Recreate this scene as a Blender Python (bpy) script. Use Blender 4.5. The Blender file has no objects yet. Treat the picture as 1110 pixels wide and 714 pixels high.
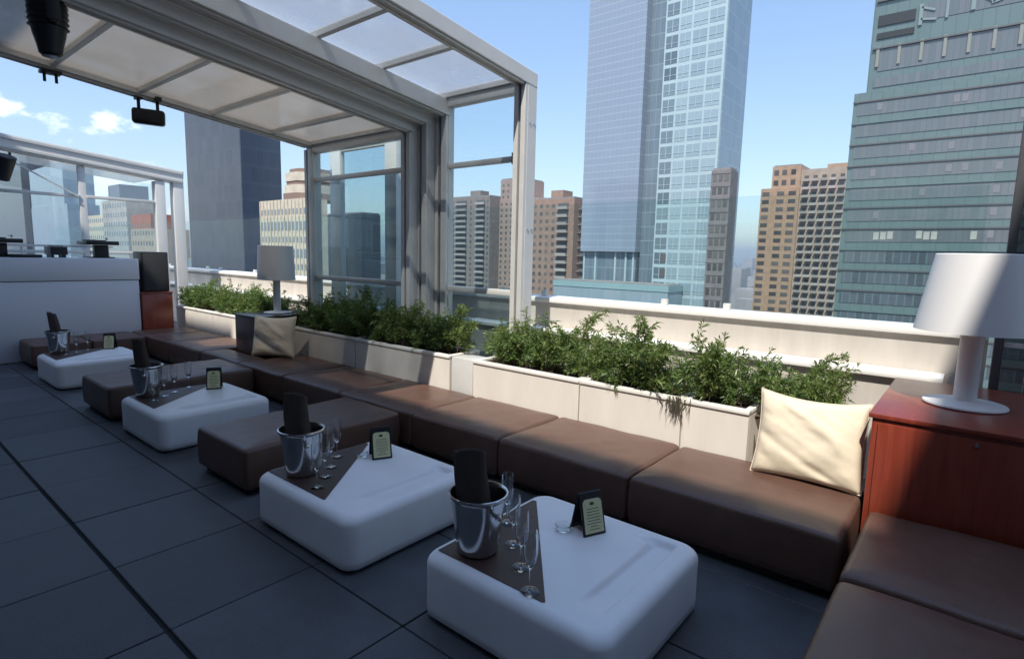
import bpy, bmesh, math, random
from mathutils import Vector, Matrix, noise as mnoise
random.seed(7)
S = bpy.context.scene
COL = S.collection
PI = math.pi

# ------------------------------------------------------------------ helpers
def clear_name(n): return n

class MB:
    """collects geometry in world metres, then links ONE mesh object"""
    def __init__(s): s.v = []; s.f = []
    def box(s, x0, x1, y0, y1, z0, z1):
        n = len(s.v)
        s.v += [(x0,y0,z0),(x1,y0,z0),(x1,y1,z0),(x0,y1,z0),(x0,y0,z1),(x1,y0,z1),(x1,y1,z1),(x0,y1,z1)]
        s.f += [tuple(n+i for i in q) for q in ((0,3,2,1),(4,5,6,7),(0,1,5,4),(1,2,6,5),(2,3,7,6),(3,0,4,7))]
        return s
    def bar(s, p0, p1, w, h, up=(0,0,1)):
        """box beam from p0 to p1, section w (sideways) x h (along up)"""
        p0 = Vector(p0); p1 = Vector(p1); d = (p1-p0).normalized(); u = Vector(up)
        r = d.cross(u).normalized(); u = r.cross(d).normalized()
        n = len(s.v)
        for p in (p0, p1):
            for a, b in ((-1,-1),(1,-1),(1,1),(-1,1)):
                s.v.append(tuple(p + r*(a*w/2) + u*(b*h/2)))
        s.f += [tuple(n+i for i in q) for q in ((0,3,2,1),(4,5,6,7),(0,1,5,4),(1,2,6,5),(2,3,7,6),(3,0,4,7))]
        return s
    def tube(s, p0, p1, r0, r1=None, k=10):
        r1 = r0 if r1 is None else r1
        p0 = Vector(p0); p1 = Vector(p1); d = (p1-p0).normalized()
        a = d.orthogonal().normalized(); b = d.cross(a)
        n = len(s.v)
        for p, r in ((p0,r0),(p1,r1)):
            for i in range(k):
                t = 2*PI*i/k
                s.v.append(tuple(p + a*(r*math.cos(t)) + b*(r*math.sin(t))))
        for i in range(k):
            j = (i+1) % k
            s.f.append((n+i, n+j, n+k+j, n+k+i))
        s.f.append(tuple(n+i for i in reversed(range(k)))); s.f.append(tuple(n+k+i for i in range(k)))
        return s
    def lathe(s, prof, c=(0,0,0), k=32):
        """prof: list of (r,z); closed at ends when r==0"""
        n = len(s.v); m = len(prof)
        for r, z in prof:
            r = max(r, 1e-4)
            for i in range(k):
                t = 2*PI*i/k
                s.v.append((c[0]+r*math.cos(t), c[1]+r*math.sin(t), c[2]+z))
        for a in range(m-1):
            for i in range(k):
                j = (i+1) % k
                s.f.append((n+a*k+i, n+a*k+j, n+(a+1)*k+j, n+(a+1)*k+i))
        s.f.append(tuple(n+i for i in reversed(range(k))))
        s.f.append(tuple(n+(m-1)*k+i for i in range(k)))
        return s
    def prism(s, poly, z0, z1):
        n = len(s.v); k = len(poly)
        for z in (z0, z1):
            for x, y in poly: s.v.append((x, y, z))
        for i in range(k):
            j = (i+1) % k; s.f.append((n+i, n+j, n+k+j, n+k+i))
        s.f.append(tuple(n+i for i in reversed(range(k)))); s.f.append(tuple(n+k+i for i in range(k)))
        return s
    def quad(s, a, b, c, d):
        n = len(s.v); s.v += [tuple(a),tuple(b),tuple(c),tuple(d)]; s.f.append((n,n+1,n+2,n+3)); return s
    def rings(s, loops, cap0=True, cap1=True):
        n = len(s.v); k = len(loops[0])
        for L in loops: s.v += [tuple(p) for p in L]
        for a in range(len(loops)-1):
            for i in range(k):
                j = (i+1) % k
                s.f.append((n+a*k+i, n+a*k+j, n+(a+1)*k+j, n+(a+1)*k+i))
        if cap0: s.f.append(tuple(n+i for i in reversed(range(k))))
        if cap1:
            o = n+(len(loops)-1)*k
            s.f.append(tuple(o+i for i in range(k)))
        return s
    def build(s, name, mat, parent=None, smooth=False, bevel=0, seg=2, sharp=35):
        me = bpy.data.meshes.new(name)
        off = Vector((0,0,0))
        if parent is not None: off = world_loc(parent)
        me.from_pydata([tuple(Vector(p)-off) for p in s.v], [], s.f)
        if bevel:
            bm = bmesh.new(); bm.from_mesh(me)
            bm.edges.ensure_lookup_table()
            es = [e for e in bm.edges if len(e.link_faces) == 2 and e.calc_face_angle(0) > 0.6]
            bmesh.ops.bevel(bm, geom=es, offset=bevel, segments=seg, profile=.5, affect='EDGES', clamp_overlap=True)
            bm.to_mesh(me); bm.free()
        me.materials.append(mat)
        if smooth or bevel:
            me.polygons.foreach_set('use_smooth', [True]*len(me.polygons))
            me.set_sharp_from_angle(angle=math.radians(sharp))
        me.update()
        o = bpy.data.objects.new(name, me); COL.objects.link(o)
        if parent is not None: o.parent = parent
        return o

def world_loc(o):
    v = Vector(o.location)
    while o.parent is not None:
        o = o.parent; v = v + Vector(o.location)
    return v

def tag(o, label=None, cat=None, group=None, kind=None):
    if label: o['label'] = label
    if cat: o['category'] = cat
    if group: o['group'] = group
    if kind: o['kind'] = kind
    return o

def thing(name, label, cat, loc=(0,0,0), group=None):
    o = bpy.data.objects.new(name, None); COL.objects.link(o)
    o.location = loc; o.empty_display_size = .1
    return tag(o, label, cat, group)

def copy_tree(o, loc=None, rz=None, parent=None, label=None, group=None):
    c = o.copy(); COL.objects.link(c)
    if parent is not None: c.parent = parent
    if loc is not None: c.location = loc
    if rz is not None: c.rotation_euler = (0,0,rz)
    if label: c['label'] = label
    if group: c['group'] = group
    for ch in list(o.children): copy_tree(ch, parent=c)
    return c

def part_copy(o, parent, loc):
    c = o.copy(); COL.objects.link(c); c.parent = parent; c.location = loc
    return c

# ------------------------------------------------------------------ materials
MATS = {}
def mat(name, color, rough=.6, metal=0, var=0, vscale=8, bump=0, bscale=60, spec=.5, rvar=0, stretch=None, coat=0):
    m = bpy.data.materials.new(name); m.use_nodes = True
    nt = m.node_tree; N = nt.nodes; L = nt.links
    p = N['Principled BSDF']
    p.inputs['Base Color'].default_value = (*color, 1)
    p.inputs['Roughness'].default_value = rough
    p.inputs['Metallic'].default_value = metal
    p.inputs['Specular IOR Level'].default_value = spec
    if coat: p.inputs['Coat Weight'].default_value = coat; p.inputs['Coat Roughness'].default_value = .15
    tc = N.new('ShaderNodeTexCoord'); src = tc.outputs['Object']
    if stretch:
        mp = N.new('ShaderNodeMapping'); mp.inputs['Scale'].default_value = stretch
        L.new(src, mp.inputs['Vector']); src = mp.outputs['Vector']
    if var or rvar:
        nz = N.new('ShaderNodeTexNoise'); nz.inputs['Scale'].default_value = vscale
        nz.inputs['Detail'].default_value = 6; nz.inputs['Roughness'].default_value = .6
        L.new(src, nz.inputs['Vector'])
        if var:
            cr = N.new('ShaderNodeMapRange'); cr.inputs['From Min'].default_value = .25; cr.inputs['From Max'].default_value = .75
            cr.inputs['To Min'].default_value = 1-var; cr.inputs['To Max'].default_value = 1+var
            L.new(nz.outputs['Fac'], cr.inputs['Value'])
            mx = N.new('ShaderNodeVectorMath'); mx.operation = 'SCALE'
            mx.inputs[0].default_value = color
            L.new(cr.outputs['Result'], mx.inputs['Scale'])
            L.new(mx.outputs['Vector'], p.inputs['Base Color'])
        if rvar:
            rr = N.new('ShaderNodeMapRange'); rr.inputs['From Min'].default_value = .3; rr.inputs['From Max'].default_value = .7
            rr.inputs['To Min'].default_value = max(.02, rough-rvar); rr.inputs['To Max'].default_value = min(1, rough+rvar)
            L.new(nz.outputs['Fac'], rr.inputs['Value']); L.new(rr.outputs['Result'], p.inputs['Roughness'])
    if bump:
        nb = N.new('ShaderNodeTexNoise'); nb.inputs['Scale'].default_value = bscale; nb.inputs['Detail'].default_value = 4
        L.new(src, nb.inputs['Vector'])
        b = N.new('ShaderNodeBump'); b.inputs['Strength'].default_value = bump; b.inputs['Distance'].default_value = .01
        L.new(nb.outputs['Fac'], b.inputs['Height']); L.new(b.outputs['Normal'], p.inputs['Normal'])
    MATS[name] = m
    return m

def glass_mat(name, tint, refl=.06, rough=0.0, trans=0.0, dirt=0.0, tl=(.86,.84,.80), graze=.45):
    """thin pane: tinted see-through, fresnel-like reflection, optional frosted share"""
    m = bpy.data.materials.new(name); m.use_nodes = True
    nt = m.node_tree; N = nt.nodes; L = nt.links
    for n in list(N): N.remove(n)
    out = N.new('ShaderNodeOutputMaterial')
    tlc = tl
    tr = N.new('ShaderNodeBsdfTransparent'); tr.inputs['Color'].default_value = (*tint, 1)
    gl = N.new('ShaderNodeBsdfGlossy'); gl.inputs['Roughness'].default_value = rough
    lw = N.new('ShaderNodeLayerWeight'); lw.inputs['Blend'].default_value = .5
    pw = N.new('ShaderNodeMath'); pw.operation = 'POWER'; pw.inputs[1].default_value = 4.5
    L.new(lw.outputs['Facing'], pw.inputs[0])
    ad = N.new('ShaderNodeMath'); ad.operation = 'MULTIPLY_ADD'; ad.inputs[1].default_value = graze; ad.inputs[2].default_value = refl; ad.use_clamp = True
    L.new(pw.outputs[0], ad.inputs[0])
    base = tr.outputs[0]
    if trans:
        tl = N.new('ShaderNodeBsdfTranslucent'); tl.inputs['Color'].default_value = (*tlc,1)
        df = N.new('ShaderNodeBsdfDiffuse'); df.inputs['Color'].default_value = (*tlc,1)
        m1 = N.new('ShaderNodeMixShader'); m1.inputs['Fac'].default_value = .3
        L.new(tl.outputs[0], m1.inputs[1]); L.new(df.outputs[0], m1.inputs[2])
        m2 = N.new('ShaderNodeMixShader'); m2.inputs['Fac'].default_value = trans
        if dirt:
            tc = N.new('ShaderNodeTexCoord'); nz = N.new('ShaderNodeTexNoise'); nz.inputs['Scale'].default_value = 2.2; nz.inputs['Detail'].default_value = 5
            L.new(tc.outputs['Object'], nz.inputs['Vector'])
            mr = N.new('ShaderNodeMapRange'); mr.inputs['From Min'].default_value = .3; mr.inputs['From Max'].default_value = .7
            mr.inputs['To Min'].default_value = trans-dirt; mr.inputs['To Max'].default_value = trans+dirt
            L.new(nz.outputs['Fac'], mr.inputs['Value']); L.new(mr.outputs['Result'], m2.inputs['Fac'])
        L.new(base, m2.inputs[1]); L.new(m1.outputs[0], m2.inputs[2]); base = m2.outputs[0]
    mx = N.new('ShaderNodeMixShader')
    L.new(ad.outputs[0], mx.inputs['Fac']); L.new(base, mx.inputs[1]); L.new(gl.outputs[0], mx.inputs[2])
    L.new(mx.outputs[0], out.inputs['Surface'])
    MATS[name] = m
    return m

def facade_mat(name, c_panel, c_line, c_alt, fh, fw, line_h, line_w, rough=.15, spec=.6, metal=0., var=.18, wob=.0, streak=1., wnw=.55):
    """curtain wall: floor lines + mullions + per-pane variation (object coords, z up; horizontal = x+y)"""
    m = bpy.data.materials.new(name); m.use_nodes = True
    nt = m.node_tree; N = nt.nodes; L = nt.links
    p = N['Principled BSDF']; p.inputs['Roughness'].default_value = rough; p.inputs['Specular IOR Level'].default_value = spec
    p.inputs['Metallic'].default_value = metal
    tc = N.new('ShaderNodeTexCoord'); sx = N.new('ShaderNodeSeparateXYZ'); L.new(tc.outputs['Object'], sx.inputs[0])
    def M(op, a, b=None):
        n = N.new('ShaderNodeMath'); n.operation = op
        for i, q in enumerate((a, b)):
            if q is None: continue
            if isinstance(q, (int, float)): n.inputs[i].default_value = q
            else: L.new(q, n.inputs[i])
        return n.outputs[0]
    h = M('ADD', sx.outputs['X'], sx.outputs['Y'])
    u = M('DIVIDE', h, fw); v = M('DIVIDE', sx.outputs['Z'], fh)
    fu = M('FRACT', u); fv = M('FRACT', v)
    lu = M('LESS_THAN', fu, line_w/fw); lv = M('LESS_THAN', fv, line_h/fh)
    line = M('MAXIMUM', lu, lv)
    cu = M('FLOOR', u); cv = M('FLOOR', v)
    cx = N.new('ShaderNodeCombineXYZ'); L.new(cu, cx.inputs[0]); L.new(cv, cx.inputs[1])
    wn = N.new('ShaderNodeTexWhiteNoise'); L.new(cx.outputs[0], wn.inputs['Vector'])
    big = N.new('ShaderNodeTexNoise'); big.inputs['Scale'].default_value = .06; big.inputs['Detail'].default_value = 4
    bm_ = N.new('ShaderNodeMapping'); bm_.inputs['Scale'].default_value = (1,1,streak)
    L.new(tc.outputs['Object'], bm_.inputs['Vector']); L.new(bm_.outputs['Vector'], big.inputs['Vector'])
    mixv = M('ADD', M('MULTIPLY', wn.outputs['Value'], wnw), M('MULTIPLY', big.outputs['Fac'], .6))
    a = N.new('ShaderNodeMix'); a.data_type = 'RGBA'; L.new(mixv, a.inputs['Factor'])
    a.inputs['A'].default_value = (*c_panel,1); a.inputs['B'].default_value = (*c_alt,1)
    b = N.new('ShaderNodeMix'); b.data_type = 'RGBA'; L.new(line, b.inputs['Factor'])
    L.new(a.outputs['Result'], b.inputs['A']); b.inputs['B'].default_value = (*c_line,1)
    L.new(b.outputs['Result'], p.inputs['Base Color'])
    # slight pane waviness, so that reflections break up as on real glazing
    bw = N.new('ShaderNodeTexNoise'); bw.inputs['Scale'].default_value = .35; L.new(tc.outputs['Object'], bw.inputs['Vector'])
    bp = N.new('ShaderNodeBump'); bp.inputs['Strength'].default_value = .25; bp.inputs['Distance'].default_value = .15+wob
    L.new(bw.outputs['Fac'], bp.inputs['Height']); L.new(bp.outputs['Normal'], p.inputs['Normal'])
    MATS[name] = m
    return m

def obj_rand(m, c1, c2):
    """every copy of a window or balcony gets its own shade"""
    nt = m.node_tree; N = nt.nodes; L = nt.links; p = N['Principled BSDF']
    oi = N.new('ShaderNodeObjectInfo'); mx = N.new('ShaderNodeMix'); mx.data_type = 'RGBA'
    L.new(oi.outputs['Random'], mx.inputs['Factor']); mx.inputs['A'].default_value = (*c1,1); mx.inputs['B'].default_value = (*c2,1)
    for l in list(p.inputs['Base Color'].links): L.remove(l)
    L.new(mx.outputs['Result'], p.inputs['Base Color'])
    return m

def brick_mat(name, c, var=.2, bs=.2):
    return mat(name, c, .85, var=var, vscale=.5, bump=.1, bscale=4, spec=.2)

def leaf_mat(name, c1, c2):
    m = bpy.data.materials.new(name); m.use_nodes = True
    nt = m.node_tree; N = nt.nodes; L = nt.links
    for n in list(N): N.remove(n)
    out = N.new('ShaderNodeOutputMaterial')
    gi = N.new('ShaderNodeNewGeometry')
    mx = N.new('ShaderNodeMix'); mx.data_type = 'RGBA'; L.new(gi.outputs['Random Per Island'], mx.inputs['Factor'])
    mx.inputs['A'].default_value = (*c1,1); mx.inputs['B'].default_value = (*c2,1)
    p = N.new('ShaderNodeBsdfPrincipled'); p.inputs['Roughness'].default_value = .38; p.inputs['Specular IOR Level'].default_value = .5
    L.new(mx.outputs['Result'], p.inputs['Base Color'])
    t = N.new('ShaderNodeBsdfTranslucent')
    sc = N.new('ShaderNodeMix'); sc.data_type = 'RGBA'; sc.blend_type = 'MULTIPLY'; sc.inputs['Factor'].default_value = 1
    L.new(mx.outputs['Result'], sc.inputs['A']); sc.inputs['B'].default_value = (1.5,1.7,.6,1)
    L.new(sc.outputs['Result'], t.inputs['Color'])
    ms = N.new('ShaderNodeMixShader'); ms.inputs['Fac'].default_value = .36
    L.new(p.outputs[0], ms.inputs[1]); L.new(t.outputs[0], ms.inputs[2]); L.new(ms.outputs[0], out.inputs['Surface'])
    MATS[name] = m
    return m

def wood_mat(name, c1, c2):
    m = mat(name, c1, .32, spec=.5, bump=.03, bscale=30, coat=.25)
    nt = m.node_tree; N = nt.nodes; L = nt.links; p = N['Principled BSDF']
    tc = N.new('ShaderNodeTexCoord'); mp = N.new('ShaderNodeMapping'); mp.inputs['Scale'].default_value = (9,9,.6)
    L.new(tc.outputs['Object'], mp.inputs['Vector'])
    nz = N.new('ShaderNodeTexNoise'); nz.inputs['Scale'].default_value = 3; nz.inputs['Detail'].default_value = 8; nz.inputs['Distortion'].default_value = 1.2
    L.new(mp.outputs['Vector'], nz.inputs['Vector'])
    cr = N.new('ShaderNodeValToRGB'); cr.color_ramp.elements[0].position = .3; cr.color_ramp.elements[1].position = .7
    cr.color_ramp.elements[0].color = (*c1,1); cr.color_ramp.elements[1].color = (*c2,1)
    L.new(nz.outputs['Fac'], cr.inputs['Fac']); L.new(cr.outputs['Color'], p.inputs['Base Color'])
    return m

TILE = mat('slate_tile', (.060,.066,.072), .60, var=.46, vscale=2.4, bump=.12, bscale=90, rvar=.1)
def island_tone(m, lo, hi):
    nt = m.node_tree; N = nt.nodes; L = nt.links; p = N['Principled BSDF']
    old = p.inputs['Base Color'].links[0].from_socket
    g = N.new('ShaderNodeNewGeometry'); mr = N.new('ShaderNodeMapRange'); mr.inputs['To Min'].default_value = lo; mr.inputs['To Max'].default_value = hi
    L.new(g.outputs['Random Per Island'], mr.inputs['Value'])
    tc = N.new('ShaderNodeTexCoord'); sp = N.new('ShaderNodeTexNoise'); sp.inputs['Scale'].default_value = 210; sp.inputs['Detail'].default_value = 2
    L.new(tc.outputs['Object'], sp.inputs['Vector'])
    m2 = N.new('ShaderNodeMapRange'); m2.inputs['From Min'].default_value = .35; m2.inputs['From Max'].default_value = .75; m2.inputs['To Min'].default_value = .8; m2.inputs['To Max'].default_value = 1.35
    L.new(sp.outputs['Fac'], m2.inputs['Value'])
    mm = N.new('ShaderNodeMath'); mm.operation = 'MULTIPLY'; L.new(mr.outputs['Result'], mm.inputs[0]); L.new(m2.outputs['Result'], mm.inputs[1])
    s = N.new('ShaderNodeVectorMath'); s.operation = 'SCALE'; L.new(old, s.inputs[0]); L.new(mm.outputs[0], s.inputs['Scale']); L.new(s.outputs['Vector'], p.inputs['Base Color'])
island_tone(TILE, .78, 1.25)
JOINT = mat('tile_joint', (.012,.013,.015), .95)
LEATHER = mat('brown_leather', (.112,.060,.043), .37, var=.16, vscale=5, bump=.22, bscale=150, rvar=.06, spec=.5)
LEATHER_D = mat('plinth_black', (.01,.009,.009), .7)
WHITEP = mat('white_moulded_plastic', (.82,.82,.815), .40, var=.05, vscale=4, rvar=.12, bump=.03, bscale=120, spec=.4)
MATB = mat('brown_mat', (.060,.032,.024), .45, bump=.25, bscale=300, var=.12, vscale=30)
STEEL = mat('polished_steel', (.62,.62,.62), .16, metal=1, rvar=.06, vscale=20)
NAPKIN = mat('brown_cloth', (.065,.050,.042), .85, bump=.4, bscale=350, var=.15, vscale=20, spec=.2)
BLACKP = mat('black_plastic', (.012,.012,.014), .4, spec=.4)
BLACKM = mat('black_metal', (.016,.016,.018), .5, metal=.3)
CARD = mat('cream_card', (.62,.60,.34), .7, var=.06, vscale=60)
INK = mat('ink', (.06,.06,.03), .8)
CREAM = mat('cream_paint', (.72,.665,.59), .7, var=.06, vscale=2.0, stretch=(4,4,.8), bump=.05, bscale=50, spec=.3)
CREAMW = mat('white_rim', (.80,.77,.70), .65, var=.04, vscale=4, spec=.3)
STUCCO = mat('parapet_stucco', (.55,.505,.45), .85, var=.12, vscale=1.6, stretch=(4,4,.8), bump=.2, bscale=80, spec=.2)
COPING = mat('white_coping', (.82,.80,.75), .6, var=.04, vscale=3)
SOIL = mat('soil', (.035,.025,.018), .95, var=.3, vscale=20, bump=.6, bscale=50)
ALU = mat('beige_aluminium', (.64,.63,.60), .42, metal=.15, var=.05, vscale=6, rvar=.06)
ALUD = mat('gasket', (.085,.085,.088), .6)
PILLOW = mat('cream_canvas', (.74,.64,.48), .85, var=.04, vscale=12, bump=.35, bscale=420, spec=.2)
MAHOG = wood_mat('mahogany', (.19,.030,.016), (.265,.052,.027))
DBROWN = wood_mat('dark_brown_wood', (.045,.024,.018), (.060,.032,.022))
LAMPW = mat('lamp_white', (.78,.76,.73), .45, var=.015, vscale=4)
BOOTH = mat('booth_panel', (.60,.61,.64), .5, var=.02, vscale=2)
GRILLE = mat('speaker_grille', (.03,.03,.032), .8, bump=.8, bscale=400)
LEAF = leaf_mat('leaf', (.058,.112,.030), (.200,.272,.095))
LEAF2 = leaf_mat('leaf_new', (.075,.125,.03), (.23,.28,.10))
LEAFY = leaf_mat('leaf_dry', (.12,.11,.08), (.07,.065,.05))
TWIG = mat('twig', (.09,.06,.035), .9)
GLASS = glass_mat('clear_pane', (.93,.97,.97), .05)
GLASST = glass_mat('tinted_pane', (.87,.925,.93), .06)
SCREEN = glass_mat('screen_pane', (.92,.97,.965), .03, graze=.16)
FLUTE = mat('flute_glass', (.97,.985,.99), .0, spec=.6)
FLUTE.node_tree.nodes['Principled BSDF'].inputs['Transmission Weight'].default_value = 1
FLUTE.node_tree.nodes['Principled BSDF'].inputs['IOR'].default_value = 1.48
POLY = glass_mat('roof_poly', (.80,.79,.77), .04, .25, .66, .10, tl=(.44,.405,.36))
POLYC = glass_mat('roof_poly_clear', (.84,.88,.92), .05, .1, .42, .10, tl=(.56,.57,.58))
SMOKED = glass_mat('smoked_pane', (.36,.38,.40), .12)
PAINTW = mat('grey_render', (.33,.335,.345), .8, var=.05, vscale=1.5, bump=.15, bscale=40)
ROOMD = mat('dark_interior_pane', (.02,.022,.025), .1, spec=.6)

# ------------------------------------------------------------------ camera
cam = bpy.data.cameras.new('camera'); camo = bpy.data.objects.new('camera', cam); COL.objects.link(camo)
cam.sensor_fit = 'HORIZONTAL'; cam.sensor_width = 36; cam.lens = 614.8/1110*36
cam.clip_start = .05; cam.clip_end = 9000
R = [[0.7716474683692438, 0.6356148013136713, 0.023537393872707108],
     [0.10086538618771662, -0.08574737565817046, -0.9911980434993499],
     [-0.6280018777269217, 0.767229569241644, -0.130278277747066]]
right, down, fwd = (Vector(r) for r in R)
mw = Matrix.Identity(4)
for i in range(3):
    mw[i][0] = right[i]; mw[i][1] = -down[i]; mw[i][2] = -fwd[i]
mw[2][3] = 1.65
camo.matrix_world = mw
S.camera = camo
S.cycles.transparent_max_bounces = 24

# ------------------------------------------------------------------ light and sky
to_sun = Vector((.24,-.65,1)).normalized()
sun = bpy.data.lights.new('sun', 'SUN'); suno = bpy.data.objects.new('sun', sun); COL.objects.link(suno)
sun.energy = 2.8; sun.angle = math.radians(.53); sun.color = (1,.95,.87)
suno.rotation_euler = (-to_sun).to_track_quat('-Z', 'Y').to_euler()
suno.location = (0,-40,60)
W = bpy.data.worlds.new('World'); S.world = W; W.use_nodes = True
nt = W.node_tree; N = nt.nodes; L = nt.links
bg = N['Background']; bg.inputs['Strength'].default_value = .15
sky = N.new('ShaderNodeTexSky'); sky.sky_type = 'NISHITA'; sky.sun_disc = False
sky.sun_elevation = math.asin(to_sun.z); sky.sun_rotation = math.atan2(to_sun.x, to_sun.y)
sky.altitude = 100; sky.air_density = 1.0; sky.dust_density = .45; sky.ozone_density = 1.2
# small fair weather clouds low over the west
tc = N.new('ShaderNodeTexCoord')
sp = N.new('ShaderNodeSeparateXYZ'); L.new(tc.outputs['Generated'], sp.inputs[0])
mp = N.new('ShaderNodeMapping'); mp.inputs['Scale'].default_value = (8,8,15); L.new(tc.outputs['Generated'], mp.inputs['Vector'])
cn = N.new('ShaderNodeTexNoise'); cn.inputs['Scale'].default_value = 1.6; cn.inputs['Detail'].default_value = 9; cn.inputs['Roughness'].default_value = .58
L.new(mp.outputs['Vector'], cn.inputs['Vector'])
def WM(op, a, b):
    n = N.new('ShaderNodeMath'); n.operation = op; n.use_clamp = False
    for i, q in enumerate((a,b)):
        if isinstance(q,(int,float)): n.inputs[i].default_value = q
        else: L.new(q, n.inputs[i])
    return n.outputs[0]
def smooth(src, a, b):
    n = N.new('ShaderNodeMapRange'); n.interpolation_type = 'SMOOTHSTEP'
    n.inputs['From Min'].default_value = a; n.inputs['From Max'].default_value = b
    L.new(src, n.inputs['Value']); return n.outputs['Result']
west = smooth(sp.outputs['X'], -.70, -.93)
low = WM('MULTIPLY', smooth(sp.outputs['Z'], .28, .17), smooth(sp.outputs['Z'], -.02, .07))
cover = WM('MULTIPLY', west, low)
dens = smooth(WM('ADD', cn.outputs['Fac'], WM('MULTIPLY', WM('SUBTRACT', cover, 1), .6)), .53, .68)
mxs = N.new('ShaderNodeMix'); mxs.data_type = 'RGBA'
L.new(WM('MULTIPLY', dens, .75), mxs.inputs['Factor']); L.new(sky.outputs[0], mxs.inputs['A']); mxs.inputs['B'].default_value = (9.6,9.8,10.2,1)
# milky lower sky over a big city: less bright than the clean-air model
dim = N.new('ShaderNodeMapRange'); dim.inputs['From Min'].default_value = -.02; dim.inputs['From Max'].default_value = .72
dim.inputs['To Min'].default_value = .50; dim.inputs['To Max'].default_value = 1.0; L.new(sp.outputs['Z'], dim.inputs['Value'])
scl = N.new('ShaderNodeVectorMath'); scl.operation = 'SCALE'; L.new(mxs.outputs['Result'], scl.inputs[0]); L.new(dim.outputs['Result'], scl.inputs['Scale'])
L.new(scl.outputs['Vector'], bg.inputs['Color'])
vs = S.view_settings; vs.view_transform = 'Standard'; vs.look = 'None'; vs.exposure = 1.10; vs.gamma = 1; vs.use_curve_mapping = False

# ------------------------------------------------------------------ the setting: terrace
def struct(o): o['kind'] = 'structure'; return o
FX0, FX1, FY0, FY1 = -16, 3.2, -4.2, 5.2
struct(MB().box(FX0, FX1, FY0, FY1, -.30, -.012).build('terrace_slab', JOINT))
tb = MB(); PX, PY = .735, .69
ix = range(-19, 9); iy = range(-8, 8)
rnd = random.Random(3)
for i in ix:
    for j in iy:
        x0 = -2.567+i*PX; x1 = x0+PX; y0 = .828+j*PY; y1 = y0+PY
        x0 = max(x0+.004, FX0); x1 = min(x1-.004, FX1); y0 = max(y0+(.011 if j in (0,) else .004), FY0); y1 = min(y1-(.011 if j in (-1,) else .004), FY1)
        if x1-x0 < .05 or y1-y0 < .05: continue
        dz = rnd.uniform(-.0015,.0015)
        tb.box(x0, x1, y0, y1, -.011, dz)
struct(tb.build('terrace_floor', TILE, bevel=.003, seg=1))

# ------------------------------------------------------------------ rounded soft boxes
def outline(w, d, r, k=10):
    pts = []
    for cx, cy, a0 in ((w/2-r, d/2-r, 0), (-w/2+r, d/2-r, 90), (-w/2+r, -d/2+r, 180), (w/2-r, -d/2+r, 270)):
        for i in range(k+1):
            a = math.radians(a0+90*i/k); pts.append((cx+r*math.cos(a), cy+r*math.sin(a)))
    # add points along straight sides
    out = []
    for i, p in enumerate(pts):
        q = pts[(i+1) % len(pts)]; out.append(p)
        L_ = math.hypot(q[0]-p[0], q[1]-p[1])
        n = int(L_/.06)
        for t in range(1, n): out.append((p[0]+(q[0]-p[0])*t/n, p[1]+(q[1]-p[1])*t/n))
    return out

def soft_box(mb, cx, cy, w, d, z0, z1, rv, rt, hfun=None, inner=22, bulge=0., rb=.015, belly=0., jit=None):
    """rounded box: rv plan radius, rt top edge radius; hfun(x,y) adds to the top height"""
    base = outline(w, d, rv)
    def inset(t):
        sx = (w-2*t)/w; sy = (d-2*t)/d
        return [(x*sx, y*sy) for x, y in base]
    loops = []
    def add(t, z, out=0.):
        L_ = []
        for (x, y) in inset(t-out):
            zz = z
            if jit: zz += jit(x, y)*min(1,max(0,(z-z0)/(z1-z0)))
            L_.append((cx+x, cy+y, zz))
        loops.append(L_)
    add(rb, z0); add(0, z0+rb)
    for i in range(1, 6):
        t = i/6; add(0, z0+rb+(z1-rt-z0-rb)*t, belly*math.sin(PI*t))
    k = 7
    for i in range(k+1):
        a = math.radians(90*i/k); add(rt*(1-math.cos(a)), z1-rt+rt*math.sin(a))
    top = inset(rt)
    for i in range(1, inner):
        s = 1-i/inner
        L_ = []
        for x, y in top:
            X, Y = x*s, y*s
            u = min(1, (1-s)*3)
            z = z1 + bulge*(1-(1-u)**2) + (hfun(X, Y) if hfun else 0) + (jit(X, Y) if jit else 0)
            L_.append((cx+X, cy+Y, z))
        loops.append(L_)
    mb.rings(loops)
    return mb

# ------------------------------------------------------------------ leather benches
def leather_block(name, label, x0, x1, y0, y1, h=.335, cat='bench', group='brown leather bench blocks', seed=0):
    c = ((x0+x1)/2, (y0+y1)/2)
    t = thing(name, label, cat, (c[0], c[1], 0), group)
    off = Vector((seed*3.7, seed*1.3, 0))
    jit = lambda x, y: .008*mnoise.noise(Vector((x*3.1, y*3.1, 0))+off) + .0025*mnoise.noise(Vector((x*11, y*11, 2))+off)
    m = MB(); soft_box(m, c[0], c[1], x1-x0-.012, y1-y0-.012, .045, h, .030, .034, bulge=.011, belly=.006, jit=jit, inner=16)
    m.build('upholstery', LEATHER, t, smooth=True, sharp=60)
    MB().box(x0+.05, x1-.05, y0+.05, y1-.05, .002, .05).build('plinth', LEATHER_D, t)
    # stitched seam that runs under the top edge
    w, d = x1-x0-.004, y1-y0-.004
    o = outline(w, d, .036); lo = []
    for dz, g in ((-.0035,0),(0,.0025),(.0035,0)):
        lo.append([(c[0]+x*(1+2*g/w), c[1]+y*(1+2*g/d), h-.058+dz) for x, y in o])
    return t

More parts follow.
